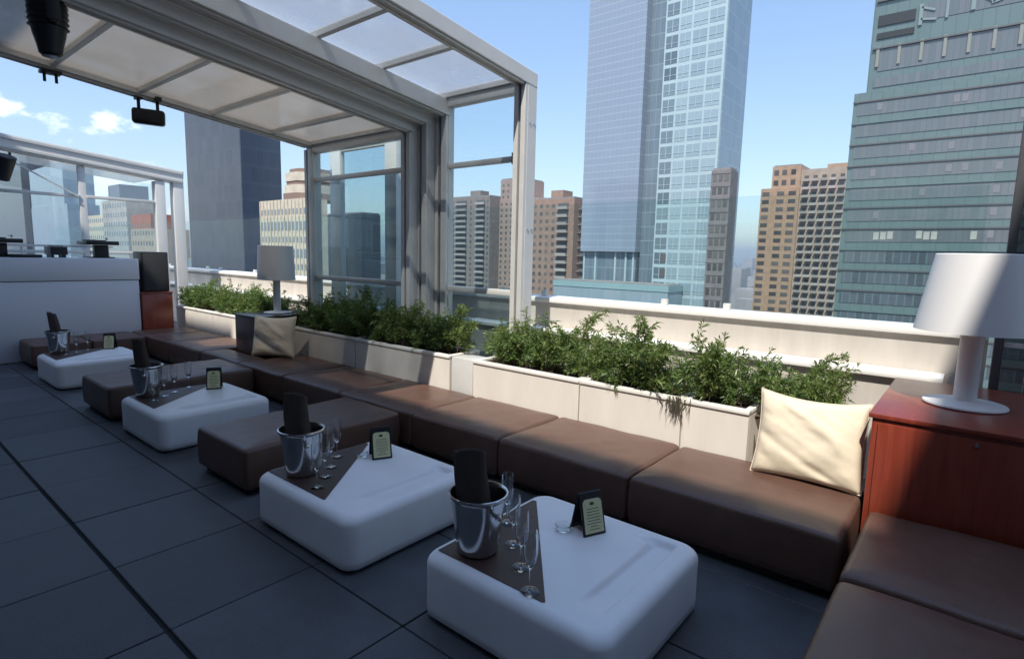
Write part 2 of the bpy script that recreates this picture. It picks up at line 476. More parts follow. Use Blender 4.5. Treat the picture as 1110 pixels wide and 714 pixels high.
xb = [-.385, -1.53, -2.575, -3.52, -4.55, -5.58, -6.60, -7.62, -8.65, -9.42]
lab = ['brown leather bench block with the cream pillow, beside the mahogany cabinet',
       'brown leather bench block behind the nearest white table, between planters and table',
       'brown leather bench block in front of the gap with the short grey post',
       'brown leather bench block touching the back end of the nearer ottoman',
       'brown leather bench block under the grey enclosure columns, left of the nearer ottoman end',
       'brown leather bench block just right of the brown cabinet with the pillow',
       'brown leather bench block in front of the small brown lamp cabinet',
       'brown leather bench block left of the brown lamp cabinet, beside sunny planter',
       'brown leather bench block at the far end, before the corner of the bench']
for i in range(9):
    x1, x0 = xb[i], xb[i+1]
    back = 3.83 if i != 6 else 3.36
    leather_block('leather_bench', lab[i], x0, x1, 3.0, back, seed=i)
leather_block('leather_bench', 'brown leather corner block where the bench meets the white booth', -10.17, -9.43, 3.0, 3.83, seed=21)
leather_block('leather_bench', 'brown leather bench block against the white booth, right of the farthest table', -10.17, -9.43, 2.33, 2.99, seed=22)
leather_block('leather_bench', 'brown leather bench block ending the row along the white booth, behind farthest table', -10.17, -9.43, 1.66, 2.32, seed=23)
leather_block('leather_bench', 'brown leather bench block at lower right, in front of the mahogany cabinet', -.345, .80, 2.66, 3.52, seed=31)
leather_block('leather_bench', 'brown leather bench block in the bottom right corner, nearest the camera', -.345, .80, 1.75, 2.64, seed=32)
leather_block('leather_ottoman', 'brown leather ottoman between the second and third white tables', -4.38, -3.61, 1.67, 2.98, h=.335, cat='ottoman', group='brown leather ottomans', seed=41)
leather_block('leather_ottoman', 'brown leather ottoman between the third and farthest white tables', -6.98, -6.12, 1.60, 2.98, h=.335, cat='ottoman', group='brown leather ottomans', seed=42)

# ------------------------------------------------------------------ white tables
def sm(a, b, x):
    t = max(0, min(1, (x-a)/(b-a))); return t*t*(3-2*t)
TW, TD, TH = .955, .93, .31
def slot(x, y):
    # shallow cast slot near the right hand edge
    gx = sm(.262,.280,x)*(1-sm(.366,.386,x)); gy = sm(-.34,-.16,y)*(1-sm(.355,.385,y))
    return -.026*gx*gy
tproto = thing('low_table', 'x', 'low table', (0,0,0), 'white moulded low tables')
m = MB(); soft_box(m, 0, 0, TW, TD, .012, TH, .085, .05, hfun=slot, inner=64, rb=.02)
m.build('table_body', WHITEP, tproto, smooth=True, sharp=60)
MB().box(-TW/2+.05, TW/2-.05, -TD/2+.05, TD/2-.05, .001, .02).build('base', LEATHER_D, tproto)
# triangular brown mat in the near left corner
def rounded_tri(p, r=.02):
    return p
mproto_poly = [(-.455,-.405),(.115,-.425),(-.40,.42)]
def make_mat():
    mb = MB(); mb.prism([(-.425,-.400),(.165,-.400),(.172,-.390),(-.405,.318),(-.427,.312)], 0, .004)
    return mb
tspots = [((-1.355,2.08), 'nearest'), ((-2.795,2.03), 'second nearest'), ((-5.375,2.07), 'third'), ((-8.38,2.06), 'farthest')]
tlab = ['white moulded low table nearest the camera, with a slot in its top',
        'white moulded low table second from the camera, beside the nearer brown ottoman',
        'white moulded low table standing between the two brown ottomans',
        'white moulded low table farthest away, in front of the white booth']
where = ['nearest white table', 'second nearest white table', 'white table between the ottomans', 'farthest white table']
mobj = None
for i, ((x, y), nm) in enumerate(tspots):
    if i == 0:
        t = tproto; t.location = (x, y, 0); t['label'] = tlab[0]
    else:
        t = copy_tree(tproto, (x, y, 0), label=tlab[i])
    if mobj is None:
        mobj = make_mat().build('table_mat', MATB, None, bevel=.0015, seg=1)
        k = mobj
    else:
        k = mobj.copy(); COL.objects.link(k)
    k.location = (x, y, TH+.0005)
    tag(k, 'dark brown triangular mat under bucket and flutes, '+where[i], 'table mat', 'brown triangular mats')

# ------------------------------------------------------------------ ice buckets
def make_bucket():
    t = thing('ice_bucket', 'x', 'ice bucket', (0,0,0), 'steel ice buckets')
    out = [(0,0),(.070,0),(.078,.003),(.083,.010),(.088,.04),(.103,.17),(.110,.225),(.112,.232),(.119,.236),(.122,.242),(.120,.248),(.114,.249)]
    inn = [(.109,.243),(.107,.225),(.100,.17),(.085,.04),(.080,.014),(0,.012)]
    MB().lathe(out+inn, k=48).build('body', STEEL, t, smooth=True, sharp=50)
    for s in (-1, 1):
        m = MB()
        a = .107
        m.tube((s*a,0,.19), (s*(a+.018),0,.19), .010, .008, 12)
        m.lathe([(0,-.014),(.011,-.011),(.015,0),(.011,.011),(0,.014)], (s*(a+.026),0,.19), 14)
        m.build('knob_handle', STEEL, t, smooth=True)
    return t
bp = make_bucket()
bspots = [(-1.645,1.800), (-3.05,1.755), (-5.70,1.79), (-8.70,1.80)]
for i, (x, y) in enumerate(bspots):
    b = bp if i == 0 else copy_tree(bp)
    b.scale = (1.12,1.12,1.12); b.location = (x, y, TH+.0045); b.rotation_euler = (0,0,math.radians([-12,-20,-25,-30][i]))
    b['label'] = 'polished steel ice bucket on the brown mat of the '+where[i]
# napkin-wrapped slabs sticking out of the buckets
def napkin(seed, w=.135, h=.30, lean=(-.05,.03), fold=False):
    rn = random.Random(seed); m = MB(); loops = []
    n = 14
    for i in range(n+1):
        t = i/n; z = h*t
        ww = w/2*(1-.10*t); dd = .020+.012*math.sin(PI*t)
        cx = lean[0]*t + .005*math.sin(5*t+seed); cy = lean[1]*t
        L_ = []
        for j in range(20):
            a = 2*PI*j/20
            ca, sa = math.cos(a), math.sin(a)
            x = ww*math.copysign(abs(ca)**.45, ca); y = dd*math.copysign(abs(sa)**.6, sa)
            y += .006*math.sin(x*70+seed)*(1-.4*t)
            L_.append((cx+x, cy+y, z + (.010*math.sin(x*26+seed) if i == n else 0)))
        loops.append(L_)
    # inward lip, so the top edge reads as folded cloth
    top = loops[-1]; c = (sum(p[0] for p in top)/20, sum(p[1] for p in top)/20)
    loops.append([(c[0]+(p[0]-c[0])*.82, c[1]+(p[1]-c[1])*.6, p[2]-.004) for p in top])
    loops.append([(c[0]+(p[0]-c[0])*.7, c[1]+(p[1]-c[1])*.3, p[2]-.03) for p in top])
    m.rings(loops)
    return m
ncfg = [(1,.165,.31,(-.03,.02),.45), (2,.165,.33,(-.045,.02),.45), (3,.15,.35,(-.12,.02),.3), (4,.15,.35,(-.15,.02),.3)]
for i, (sd, w, h, lean, rz) in enumerate(ncfg):
    o = napkin(sd, w, h, lean).build('napkin', NAPKIN, None, smooth=True, sharp=70)
    o.location = (bspots[i][0]-.035, bspots[i][1]+.01, TH+.145 if i < 2 else TH+.13)
    o.location.z = TH+.14
    o.rotation_euler = (0,0,rz)
    # shorten so that it stands inside the bucket
    tag(o, ['folded brown napkin standing in the bucket on the nearest white table',
            'folded dark napkin standing in the bucket on the second white table',
            'dark napkin leaning far out of the bucket on the third white table',
            'dark napkin leaning out of the bucket on the farthest white table'][i], 'napkin', 'napkins in the buckets')

# ------------------------------------------------------------------ champagne flutes
def make_flute():
    t = thing('champagne_flute', 'x', 'glass', (0,0,0), 'champagne flutes')
    bowl = [(.004,.085),(.012,.095),(.021,.115),(.026,.15),(.0265,.19),(.025,.225),(.0238,.225),(.0252,.19),(.0247,.15),(.0195,.116),(.010,.099),(0,.094)]
    MB().lathe(bowl, k=24).build('bowl', FLUTE, t, smooth=True)
    MB().lathe([(0,.0),(.034,.0),(.0345,.002),(.028,.004),(.010,.007),(.0045,.014)], k=24).build('foot', FLUTE, t, smooth=True)
    MB().lathe([(.0042,.013),(.0034,.03),(.0034,.07),(.0045,.086)], k=12).build('stem', FLUTE, t, smooth=True)
    return t
fp = make_flute(); first = True
fl = [[(-1.715,2.09),(-1.555,1.945),(-1.405,1.815),(-1.268,1.70)],
      [(-3.13,2.05),(-3.00,1.92),(-2.89,1.81),(-2.79,1.695)],
      [(-5.76,2.16),(-5.66,2.00),(-5.56,1.88),(-5.46,1.76)],
      [(-8.72,2.10),(-8.62,1.96),(-8.52,1.83)]]
rank = ['rearmost', 'second from the back', 'third from the back', 'frontmost']
rank3 = ['rearmost', 'middle one', 'frontmost']
for i, row in enumerate(fl):
    for k, (x, y) in enumerate(row):
        o = fp if first else copy_tree(fp); first = False
        o.location = (x, y, TH+.0045); o.rotation_euler = (0,0,k*.7); o.scale = (1.12,1.12,1.14)
        o['label'] = 'champagne flute, %s in the row on the %s' % ((rank if len(row) == 4 else rank3)[k], where[i])

# ------------------------------------------------------------------ tent cards and glass dishes
def make_tent():
    t = thing('menu_stand', 'x', 'menu stand', (0,0,0), 'menu cards on the tables')
    # local frame: ridge along x, the card leans on the -y side
    H, Wd, sp = .150, .098, .045
    for s, nm in ((-1,'front_board'), (1,'back_board')):
        m = MB()
        m.bar((0, s*sp, 0), (0, s*.004, H), Wd, .005, up=(0,1,0)); m.build(nm, BLACKP, t, bevel=.001, seg=1)
    MB().bar((-Wd/2+.01,0,.028), (Wd/2-.01,0,.028), .058, .003).build('base_tray', BLACKP, t)
    n = Vector((0,-H,-(sp-.004))).normalized(); up = Vector((0, sp-.004, H)).normalized(); c0 = Vector((0,-sp,0))+n*.0045
    # card with rounded top corners
    w, h, r = .041, .122, .016
    pts = [(-w,.012),(w,.012)]
    for cx, a0 in ((w-r,0),(-w+r,90)):
        for i in range(6):
            a = math.radians(a0+90*i/5); pts.append((cx+r*math.cos(a), .012+h-r+r*math.sin(a)))
    def P(x, z, o): return c0 + Vector((x,0,0)) + up*z + n*o
    m = MB(); k = len(pts)
    m.rings([[P(x,z,0) for x,z in pts],[P(x,z,.0015) for x,z in pts]]); m.build('card', CARD, t)
    m = MB()
    m.rings([[P(.010*math.cos(a)-.002, .118+.006*math.sin(a), .0016) for a in [2*PI*i/14 for i in range(14)]],
             [P(.010*math.cos(a)-.002, .118+.006*math.sin(a), .0020) for a in [2*PI*i/14 for i in range(14)]]])
    rr = random.Random(5)
    for q in range(8):
        z = .098-q*.0105; a = rr.uniform(.016,.032)
        m.rings([[P(-a,z,.0016),P(a,z,.0016),P(a,z+.0022,.0016),P(-a,z+.0022,.0016)],[P(-a,z,.002),P(a,z,.002),P(a,z+.0022,.002),P(-a,z+.0022,.002)]])
    m.build('print', INK, t)
    return t
tp = make_tent()
tspot = [(-1.375,2.31,66),(-2.945,2.255,64),(-5.60,2.33,60),(-8.72,2.34,58)]
for i, (x, y, a) in enumerate(tspot):
    o = tp if i == 0 else copy_tree(tp)
    o.location = (x, y, TH+.001); o.rotation_euler = (0,0,math.radians(a)); o.scale = (1.32,1.32,1.32)
    o['label'] = 'black tent stand holding a pale yellow card on the '+where[i]
dp = thing('glass_dish', 'x', 'dish', (0,0,0), 'small glass dishes')
MB().lathe([(0,0),(.033,0),(.036,.004),(.040,.028),(.037,.030),(.034,.008),(0,.006)], k=24).build('bowl', FLUTE, dp, smooth=True)
for i, (x, y) in enumerate([(-1.465,2.225),(-3.035,2.175)]):
    o = dp if i == 0 else copy_tree(dp)
    o.location = (x, y, TH+.001); o['label'] = 'small clear glass dish beside the card stand on the '+where[i]

# ------------------------------------------------------------------ planters and shrubs
PY0, PY1, PZ = 3.85, 4.28, .66
def planter(x0, x1, label):
    t = thing('planter_box', label, 'planter', ((x0+x1)/2, (PY0+PY1)/2, 0), 'cream planter boxes')
    g = .006; m = MB()
    m.box(x0+g, x1-g, PY0, PY0+.03, .01, PZ-.03); m.box(x0+g, x1-g, PY1-.03, PY1, .01, PZ-.03)
    m.box(x0+g, x0+.03, PY0+.03, PY1-.03, .01, PZ-.03); m.box(x1-.03, x1-g, PY0+.03, PY1-.03, .01, PZ-.03)
    m.build('box', CREAM, t, bevel=.003, seg=1)
    m = MB(); e = .012
    m.box(x0+.003, x1-.003, PY0-e, PY0+.045, PZ-.03, PZ); m.box(x0+.003, x1-.003, PY1-.045, PY1+e, PZ-.03, PZ)
    m.box(x0+.003, x0+.045, PY0+.045, PY1-.045, PZ-.03, PZ); m.box(x1-.045, x1-.003, PY0+.045, PY1-.045, PZ-.03, PZ)
    m.build('rim', CREAMW, t, bevel=.004, seg=2)
    MB().box(x0+.03, x1-.03, PY0+.03, PY1-.03, .40, PZ-.06).build('soil', SOIL, t)
    return t
pl = [(-10.62,-9.22,'cream planter box at the far end, beside the speaker', 'the far planter beside the speaker'),
      (-9.22,-7.45,'cream planter box running in behind the brown lamp cabinet', 'the planter left of the brown lamp cabinet'),
      (-6.85,-5.48,'cream planter box below the glass enclosure, right of the brown lamp cabinet', 'the planter right of the brown lamp cabinet'),
      (-5.48,-3.93,'cream planter box below the enclosure columns, left of the gap', 'the planter below the enclosure columns'),
      (-3.62,-2.43,'cream planter box just right of the gap with the grey post', 'the planter right of the grey post'),
      (-2.43,-1.56,'cream planter box in the middle of the long right-hand row', 'the middle planter of the right-hand row'),
      (-1.56,-1.09,'short cream planter box left of the cream pillow', 'the short planter left of the cream pillow'),
      (-1.03,-.46,'cream planter box hidden behind the big cream pillow', 'the planter behind the big cream pillow')]
for x0, x1, lb, _ in pl: planter(x0, x1, lb)

def shrub_proto(seed, H):
    rn = random.Random(seed)
    t = thing('leafy_shrub', 'x', 'shrub', (0,0,0))
    st = MB(); lf = MB()
    def leaf(p, d, ln, wd):
        d = d.normalized(); side = d.cross(Vector((rn.uniform(-1,1),rn.uniform(-1,1),rn.uniform(-.3,1)))).normalized()
        nn = side.cross(d)
        b = p + d*ln*.5 + nn*ln*.05; e = p + d*ln - Vector((0,0,ln*.18))
        n = len(lf.v)
        lf.v += [tuple(p), tuple(b+side*wd/2), tuple(e), tuple(b-side*wd/2)]
        lf.f += [(n,n+1,n+2,n+3)]
    def twig(p, d, ln, r, depth):
        k = max(3, int(ln/.035)); q = p.copy(); dd = d.normalized()
        for i in range(k):
            dd = (dd + Vector((rn.gauss(0,.13), rn.gauss(0,.13), rn.gauss(.07,.07)))).normalized()
            e = q + dd*ln/k
            st.tube(q, e, r*(1-.7*i/k), r*(1-.7*(i+1)/k), 4)
            f = i/k
            if depth == 0 and f > .18 and rn.random() < .80:
                a = rn.uniform(0,2*PI); o = dd.orthogonal().normalized(); o.rotate(Matrix.Rotation(a,3,dd))
                twig(e, dd*.75+o*rn.uniform(.6,1.1), ln*rn.uniform(.22,.42), r*.55, 1)
            nl = 4 if depth == 0 else 7
            if depth == 1 or f > .3:
                for _ in range(nl):
                    a = rn.uniform(0,2*PI); o = dd.orthogonal().normalized(); o.rotate(Matrix.Rotation(a,3,dd))
                    leaf(q.lerp(e, rn.random()), dd*rn.uniform(.35,1.0)+o*rn.uniform(.5,1.0), rn.uniform(.034,.075), rn.uniform(.008,.015))
            q = e
    ns = rn.randint(9, 12)
    for s in range(ns):
        a = rn.uniform(0,2*PI); rr = rn.uniform(0,.09)
        sp_ = rn.uniform(.1,.85)
        hh = H*rn.uniform(.55,1.08)*(1-.25*sp_)
        twig(Vector((rr*math.cos(a)*1.2, rr*math.sin(a), 0)), Vector((math.cos(a)*sp_*1.15, math.sin(a)*sp_*.85, 1)), hh, .0042, 0)
    st.lathe([(0,-.03),(.10,-.028),(.12,0),(.06,.012),(0,.015)], k=10)
    lf.build('foliage', LEAF if seed % 3 else LEAF2, t); st.build('stems', TWIG, t)
    return t
protos = [shrub_proto(100+i, h) for i, h in enumerate((.46,.40,.52,.36,.44,.48,.34))]
used = [False]*len(protos)
def shrub(x, y, rz, k, sc, label, group):
    if not used[k]: o = protos[k]; used[k] = True; o['label'] = label; o['group'] = group
    else: o = copy_tree(protos[k], label=label, group=group)
    o.location = (x, y, PZ-.065); o.rotation_euler = (0,0,rz); o.scale = (sc,sc,sc)
rs = random.Random(12); kk = 0
for (x0, x1, lb, desc) in pl:
    n = max(2, round((x1-x0)/(.115 if x1 < -3.9 else .13))); 
    for i in range(n):
        x = x0+.04+(x1-x0-.08)*(i+.5)/n + rs.uniform(-.04,.04)
        sc = rs.uniform(.78,1.16)
        if x0 > -1.05: x = -.93+.09*i; sc = .82-.04*(i % 2)
        if x < -7: sc *= .92
        shrub(x, (PY0+PY1)/2+rs.uniform(-.07,.08), rs.uniform(0,6.28), kk % len(protos), sc, 'leafy green shrub in '+desc, 'shrubs in '+desc); kk += 1
# dry grass tuft hanging over the rim
t = thing('dry_plant', 'dry grey tuft hanging over the planter front near the pillow', 'plant', (-1.56,3.82,PZ-.0))
m = MB(); rn = random.Random(9)
for i in range(60):
    x = -1.60+rn.gauss(0,.045); y = 3.832-rn.uniform(0,.02); z = PZ+rn.uniform(-.05,.015)
    ln = rn.uniform(.04,.16)
    d = Vector((rn.gauss(0,.35), -rn.uniform(.0,.25), -1)).normalized(); sd = Vector((1,rn.uniform(-.5,.5),0))*.0035
    p = Vector((x,y,z)); e = p+d*ln
    n = len(m.v); m.v += [tuple(p-sd),tuple(p+sd),tuple(e)]; m.f += [(n,n+1,n+2)]
m.build('foliage', LEAFY, t)
m = MB()
for i in range(9):
    x = -1.60+rn.gauss(0,.03); m.tube((x,3.86,PZ-.03),(x+rn.gauss(0,.02),3.828,PZ+.012),.0018,.0015,4); m.tube((x,3.828,PZ+.01),(x+rn.gauss(0,.03),3.822,PZ-.16),.0015,.0008,4)
m.build('stems', TWIG, t)
# grey post standing in the gap between the planters
t = thing('metal_post', 'short wide grey metal post filling the gap between two cream planters', 'post', (-3.84,3.93,0))
MB().box(-3.915,-3.635,3.865,4.10,.014,.648).build('post', ALU, t, bevel=.004)
MB().box(-3.925,-3.625,3.858,4.11,0.001,.012).build('foot_plate', ALU, t)

# ------------------------------------------------------------------ parapet, ledge, glass screen
struct  # (the parapet is a wall: a thing of its own)
def parapet(x0, x1, label):
    t = thing('parapet_wall', label, 'wall', ((x0+x1)/2, 5.35, 0))
    MB().box(x0, x1, 5.20, 5.48, -.3, 1.13).build('wall', STUCCO, t)
    MB().box(x0, x1, 5.16, 5.52, 1.132, 1.185).build('coping', COPING, t, bevel=.006)
    return t
parapet(-26, .09, 'long stucco parapet wall with white coping behind the planters')
t = thing('ledge_wall', 'low stucco ledge with a white top at the foot of the parapet', 'wall', (-12,5.07,0))
MB().box(-26, -.13, 5.0, 5.197, .0, .815).build('wall', STUCCO, t)
MB().box(-26, -.13, 4.955, 5.197, .817, .86).build('cap', COPING, t, bevel=.006)
# frameless glass screen standing on the coping
edges = [-25.2+2.1*i for i in range(13)]
for i in range(12):
    x0, x1 = edges[i]+.008, edges[i+1]-.008
    c = (x0+x1)/2
    if c > -.9: continue
    lb = 'frameless clear glass screen panel on the parapet coping'
    t = thing('glass_screen', lb, 'glass screen', (c,5.34,1.185), 'glass screen panels on the parapet')
    MB().box(x0, x1, 5.334, 5.346, 1.20, 2.22).build('pane', SCREEN, t)
    m = MB()
    for q in (x0+.3, x1-.3): MB().box(q-.03, q+.03, 5.315, 5.365, 1.1855, 1.25).build('clamp', ALU, t, bevel=.003)
    pass

# ------------------------------------------------------------------ glass enclosure (telescoping lean-to)
SL = .112
def zroof(T, y, y0=4.45): return T + SL*(y0-y)
YB = -4.05
def portal(parent, x0, x1, T, yc, wid=.16, beam=.17, rail=True):
    """one profiled leg and its sloping roof beam, between x0 and x1"""
    m = MB(); m.box(x0, x1, yc-wid/2, yc+wid/2, 0.002, T-.02)
    w = x1-x0
    # ribs of the extruded profile
    f = yc-wid/2
    m.box(x0+w*.02, x0+w*.40, f-.038, f-.0005, .05, T-.12); m.box(x0+w*.60, x0+w*.98, f-.038, f-.0005, .05, T-.12)
    m.build('column', ALU, parent, bevel=.004, seg=1)
    MB().box(x0+w*.41, x0+w*.59, f-.006, f-.001, .06, T-.14).build('gasket', ALUD, parent)
    m = MB(); xc = (x0+x1)/2; yf = yc+wid/2
    za = zroof(T, yf) - beam/2; zb = zroof(T, YB) - beam/2
    m.bar((xc, yf, za), (xc, YB, zb), w+.006, beam)
    o = beam/2+.008
    for q in (.23,.77):
        m.bar((x0+w*q, yc-wid/2-.03, zroof(T,yc-wid/2-.03)-beam/2-o), (x0+w*q, YB, zb-o), w*.22, .0165)
    m.build('roof_beam', ALU, parent, bevel=.006, seg=1)

def pane_wall(parent, x0, x1, yc, z0, zmid, zbot, T, gm, post=None):
    m = MB(); m.box(x0, x1, yc-.006, yc+.006, zbot+.03, zmid-.025); m.build('pane', gm, parent)
    MB().box(x0, x1, yc-.006, yc+.006, zmid+.025, T-.16).build('pane', gm, parent)
    MB().box(x0, x1, yc-.006, yc+.006, z0, zbot-.03).build('pane', GLASST, parent)
    MB().box(x0, x1, yc-.03, yc+.03, zmid-.027, zmid+.027).build('rail', ALU, parent, bevel=.005)
    MB().box(x0, x1, yc-.03, yc+.03, zbot-.03, zbot+.03).build('rail', ALU, parent, bevel=.005)
    MB().box(x0, x1, yc-.05, yc+.05, T-.165, T-.045).build('top_rail', ALU, parent, bevel=.005)
    MB().box(x0, x1, yc-.04, yc+.04, .002, z0).build('sill', ALU, parent, bevel=.005)
def roof_bay(parent, x0, x1, T, ys, pm, drop=.05):
    """panels between sloping beams, bars along x at ys"""
    ys = sorted(ys, reverse=True)
    for a, b in zip(ys[:-1], ys[1:]):
        m = MB(); a2, b2 = a-.028, b+.028
        za, zb = zroof(T,a2)-drop, zroof(T,b2)-drop; h = .008
        m.v = [(x0,a2,za-h),(x1,a2,za-h),(x1,b2,zb-h),(x0,b2,zb-h),(x0,a2,za+h),(x1,a2,za+h),(x1,b2,zb+h),(x0,b2,zb+h)]
        m.f = [(0,1,2,3),(7,6,5,4),(0,4,5,1),(1,5,6,2),(2,6,7,3),(3,7,4,0)]
        m.build('roof_panel', pm, parent)
    for y in ys:
        z = zroof(T, y)-drop
        MB().bar((x0,y,z-.012), (x1,y,z-.012), .052, .062).build('glazing_bar', ALU, parent, bevel=.004, seg=1)

t = thing('glass_enclosure', 'front bay of the glass lean-to, between the end column and the grouped columns', 'glass enclosure', (-4.1,4.45,0))
portal(t, -3.60, -3.455, 3.37, 4.45, wid=.14, beam=.13)
MB().box(-3.66,-3.603,4.40,4.50,2.53,2.64).build('bracket', BLACKM, t, bevel=.004)
for q in (.7,1.9,2.9):
    for y in (4.42,4.48): MB().tube((-3.454,y,q),(-3.447,y,q),.012,.012,8).build('bolt', STEEL, t)
portal(t, -4.785, -4.565, 3.27, 4.47, wid=.08, beam=.16)
pane_wall(t, -4.563, -3.602, 4.45, .45, 2.585, 1.265, 3.36, GLASS)
roof_bay(t, -4.70, -3.602, 3.37, [4.40,3.585,2.89,2.19,1.48,.77,.06,-.65,-1.4,-2.2,-3.0,-3.9], POLYC)
t = thing('portal_frame', 'middle grey portal frame of the glass lean-to, second of the grouped columns', 'portal frame', (-4.85,4.35,0))
portal(t, -4.950, -4.740, 3.155, 4.345, wid=.08, beam=.15)
t = thing('glass_enclosure', 'rear bay of the glass lean-to, behind the grouped columns, frosted roof', 'glass enclosure', (-6.2,4.35,0))
portal(t, -5.030, -4.880, 3.050, 4.225, wid=.08, beam=.14)
portal(t, -7.07, -6.925, 3.075, 4.30, wid=.12, beam=.11)
pane_wall(t, -6.923, -5.032, 4.29, .45, 2.57, 1.29, 3.075, GLASST)
roof_bay(t, -6.923, -4.97, 3.075, [4.24,3.72,3.0,2.28,1.56,.84,.10,-.64,-1.4,-2.2,-3.0,-3.9], POLY)
# posts of the parked inner leaf, seen through the rear glass
t = thing('sliding_leaf', 'grey sliding leaf with two posts parked behind the rear enclosure glass', 'glass leaf', (-6.2,4.62,0))
MB().box(-7.06,-6.82,4.58,4.66,.002,3.02).build('post', ALU, t, bevel=.005)
MB().box(-5.86,-5.64,4.58,4.66,.002,3.02).build('post', ALU, t, bevel=.005)
MB().box(-6.815,-5.865,4.614,4.626,.46,2.96).build('pane', GLASST, t)
MB().box(-6.815,-5.865,4.59,4.65,2.965,3.02).build('rail', ALU, t, bevel=.005)
MB().box(-6.815,-5.865,4.59,4.65,.40,.455).build('rail', ALU, t, bevel=.005)

# far gable of the second, parked enclosure behind the booth
XG = -11.8
t = thing('glass_gable', 'far glass gable of the parked enclosure behind the white booth', 'glass enclosure', (XG,2,0))
def zr2(y): return 3.05 + .10*(4.45-y)
MB().box(XG-.09, XG+.09, 4.30, 4.48, .002, zr2(4.39)-.05).build('column', ALU, t, bevel=.006)
MB().box(XG-.09, XG+.09, 4.00, 4.16, .002, zr2(4.08)-.26).build('column', ALU, t, bevel=.006)
m = MB(); m.bar((XG,4.48,zr2(4.48)-.12), (XG,YB,zr2(YB)-.12), .20, .24)
m.bar((XG+.11,4.46,zr2(4.46)-.045), (XG+.11,YB,zr2(YB)-.045), .018, .05); m.bar((XG+.11,4.46,zr2(4.46)-.19), (XG+.11,YB,zr2(YB)-.19), .018, .05)
m.build('roof_beam', ALU, t, bevel=.006, seg=1)
for y in (2.92,1.72,.5,-.8,-2.1):
    MB().box(XG-.04, XG+.04, y-.05, y+.05, .002, zr2(y)-.25).build('mullion', ALU, t, bevel=.004)
ys = [4.0,2.97,2.87,1.77,1.67,.55,.45,-.75,-.85,-2.05]
for a, b in zip(ys[0::2], ys[1::2]):
    m = MB(); h = .006
    for lo, hi in ((.3, None), ):
        z1a, z1b = zr2(a)-.26, zr2(b)-.26
        m.v = [(XG-h,b,.3),(XG+h,b,.3),(XG+h,a,.3),(XG-h,a,.3),(XG-h,b,z1b),(XG+h,b,z1b),(XG+h,a,z1a),(XG-h,a,z1a)]
        m.f = [(0,3,2,1),(4,5,6,7),(0,1,5,4),(1,2,6,5),(2,3,7,6),(3,0,4,7)]
    m.build('pane', GLASS, t)
    MB().box(XG+.01, XG+.06, b, a, 2.425, 2.475).build('rail', ALU, t, bevel=.004)
    MB().box(XG+.01, XG+.06, b, a, 1.50, 1.55).build('rail', ALU, t, bevel=.004)
m = MB(); m.bar((XG+.075,2.0,2.92),(XG+.075,2.80,2.47), .022, .022); m.build('brace', ALU, t)
for y0, y1 in ((4.45,3.0),(3.0,1.5),(1.5,0),(0,-1.5),(-1.5,-3)):
    m = MB(); z0, z1 = zr2(y0)-.06, zr2(y1)-.06; x0, x1, h = XG-2.4, XG-.1, .01
    m.v = [(x0,y0,z0-h),(x1,y0,z0-h),(x1,y1,z1-h),(x0,y1,z1-h),(x0,y0,z0+h),(x1,y0,z0+h),(x1,y1,z1+h),(x0,y1,z1+h)]
    m.f = [(0,1,2,3),(7,6,5,4),(0,4,5,1),(1,5,6,2),(2,6,7,3),(3,7,4,0)]
    m.build('roof_panel', POLYC, t)

# ------------------------------------------------------------------ stage lights and speaker
t = thing('stage_light', 'large black moving-head stage light hanging at the top left', 'stage light', (-5.05,1.10,3.40), 'stage lights hung from the enclosure')
xc, yc = -5.05, 1.13
m = MB(); m.lathe([(0,0),(.05,0),(.066,.012),(.074,.06),(.092,.13),(.106,.22),(.112,.30),(.105,.36),(.08,.40),(0,.40)], (xc,yc,2.92), 28); m.build('head', BLACKP, t, smooth=True, sharp=40)
MB().lathe([(.05,-.004),(.05,.006),(.0,.006)], (xc,yc,2.918), 24).build('lens', ROOMD, t, smooth=True)
m = MB(); m.bar((xc-0.13299999999999998,yc,3.12),(xc-0.13299999999999998,yc,3.42),.08,.03,up=(1,0,0)); m.bar((xc+0.133,yc,3.12),(xc+0.133,yc,3.42),.08,.03,up=(1,0,0)); m.bar((xc-0.13999999999999999,yc,3.41),(xc+0.14,yc,3.41),.12,.05)
m.tube((xc-0.13999999999999999,yc,3.14),(xc+0.14,yc,3.14),.035,.035,14)
m.build('yoke', BLACKP, t, bevel=.008)
m = MB(); 
for i in range(5): m.lathe([(.104+.001*i,.0),(.116,.004),(.104,.008)], (xc,yc,3.10+.035*i), 28)
m.build('cooling_fin', BLACKM, t, smooth=True)
MB().tube((xc,yc,3.43),(xc,yc,3.47),.03,.03,12).build('clamp', BLACKM, t)
t = thing('flood_light', 'small black floodlight hung on two hooks from the rear roof beam', 'stage light', (-6.98,2.36,3.2))
m = MB(); c = Vector((-6.98,2.36,3.005)); d = Vector((.42,.90,-.03)).normalized()
m.bar(c-d*.15, c+d*.15, .12, .155); m.build('housing', BLACKP, t, bevel=.03, seg=3)
n_ = Vector((d.y,-d.x,0)).normalized(); MB().bar(c-d*.13+n_*.062, c+d*.13+n_*.062, .006, .12).build('lens', ROOMD, t)
for s in (-.085,.085):
    p = c+d*s; m = MB(); m.tube(p+Vector((0,0,.075)), p+Vector((0,0,.19)), .017, .017, 8); m.bar(p+Vector((-.05,0,.19)), p+Vector((.05,0,.19)), .055,.045); m.build('hook', BLACKM, t)
t = thing('beam_clamp', 'small dark clamp under the rear roof beam, below the big stage light', 'clamp', (-7.2,1.62,3.3))
m = MB(); m.box(-7.05,-6.93,1.47,1.63,3.243,3.272); m.build('jaw', BLACKM, t, bevel=.004)
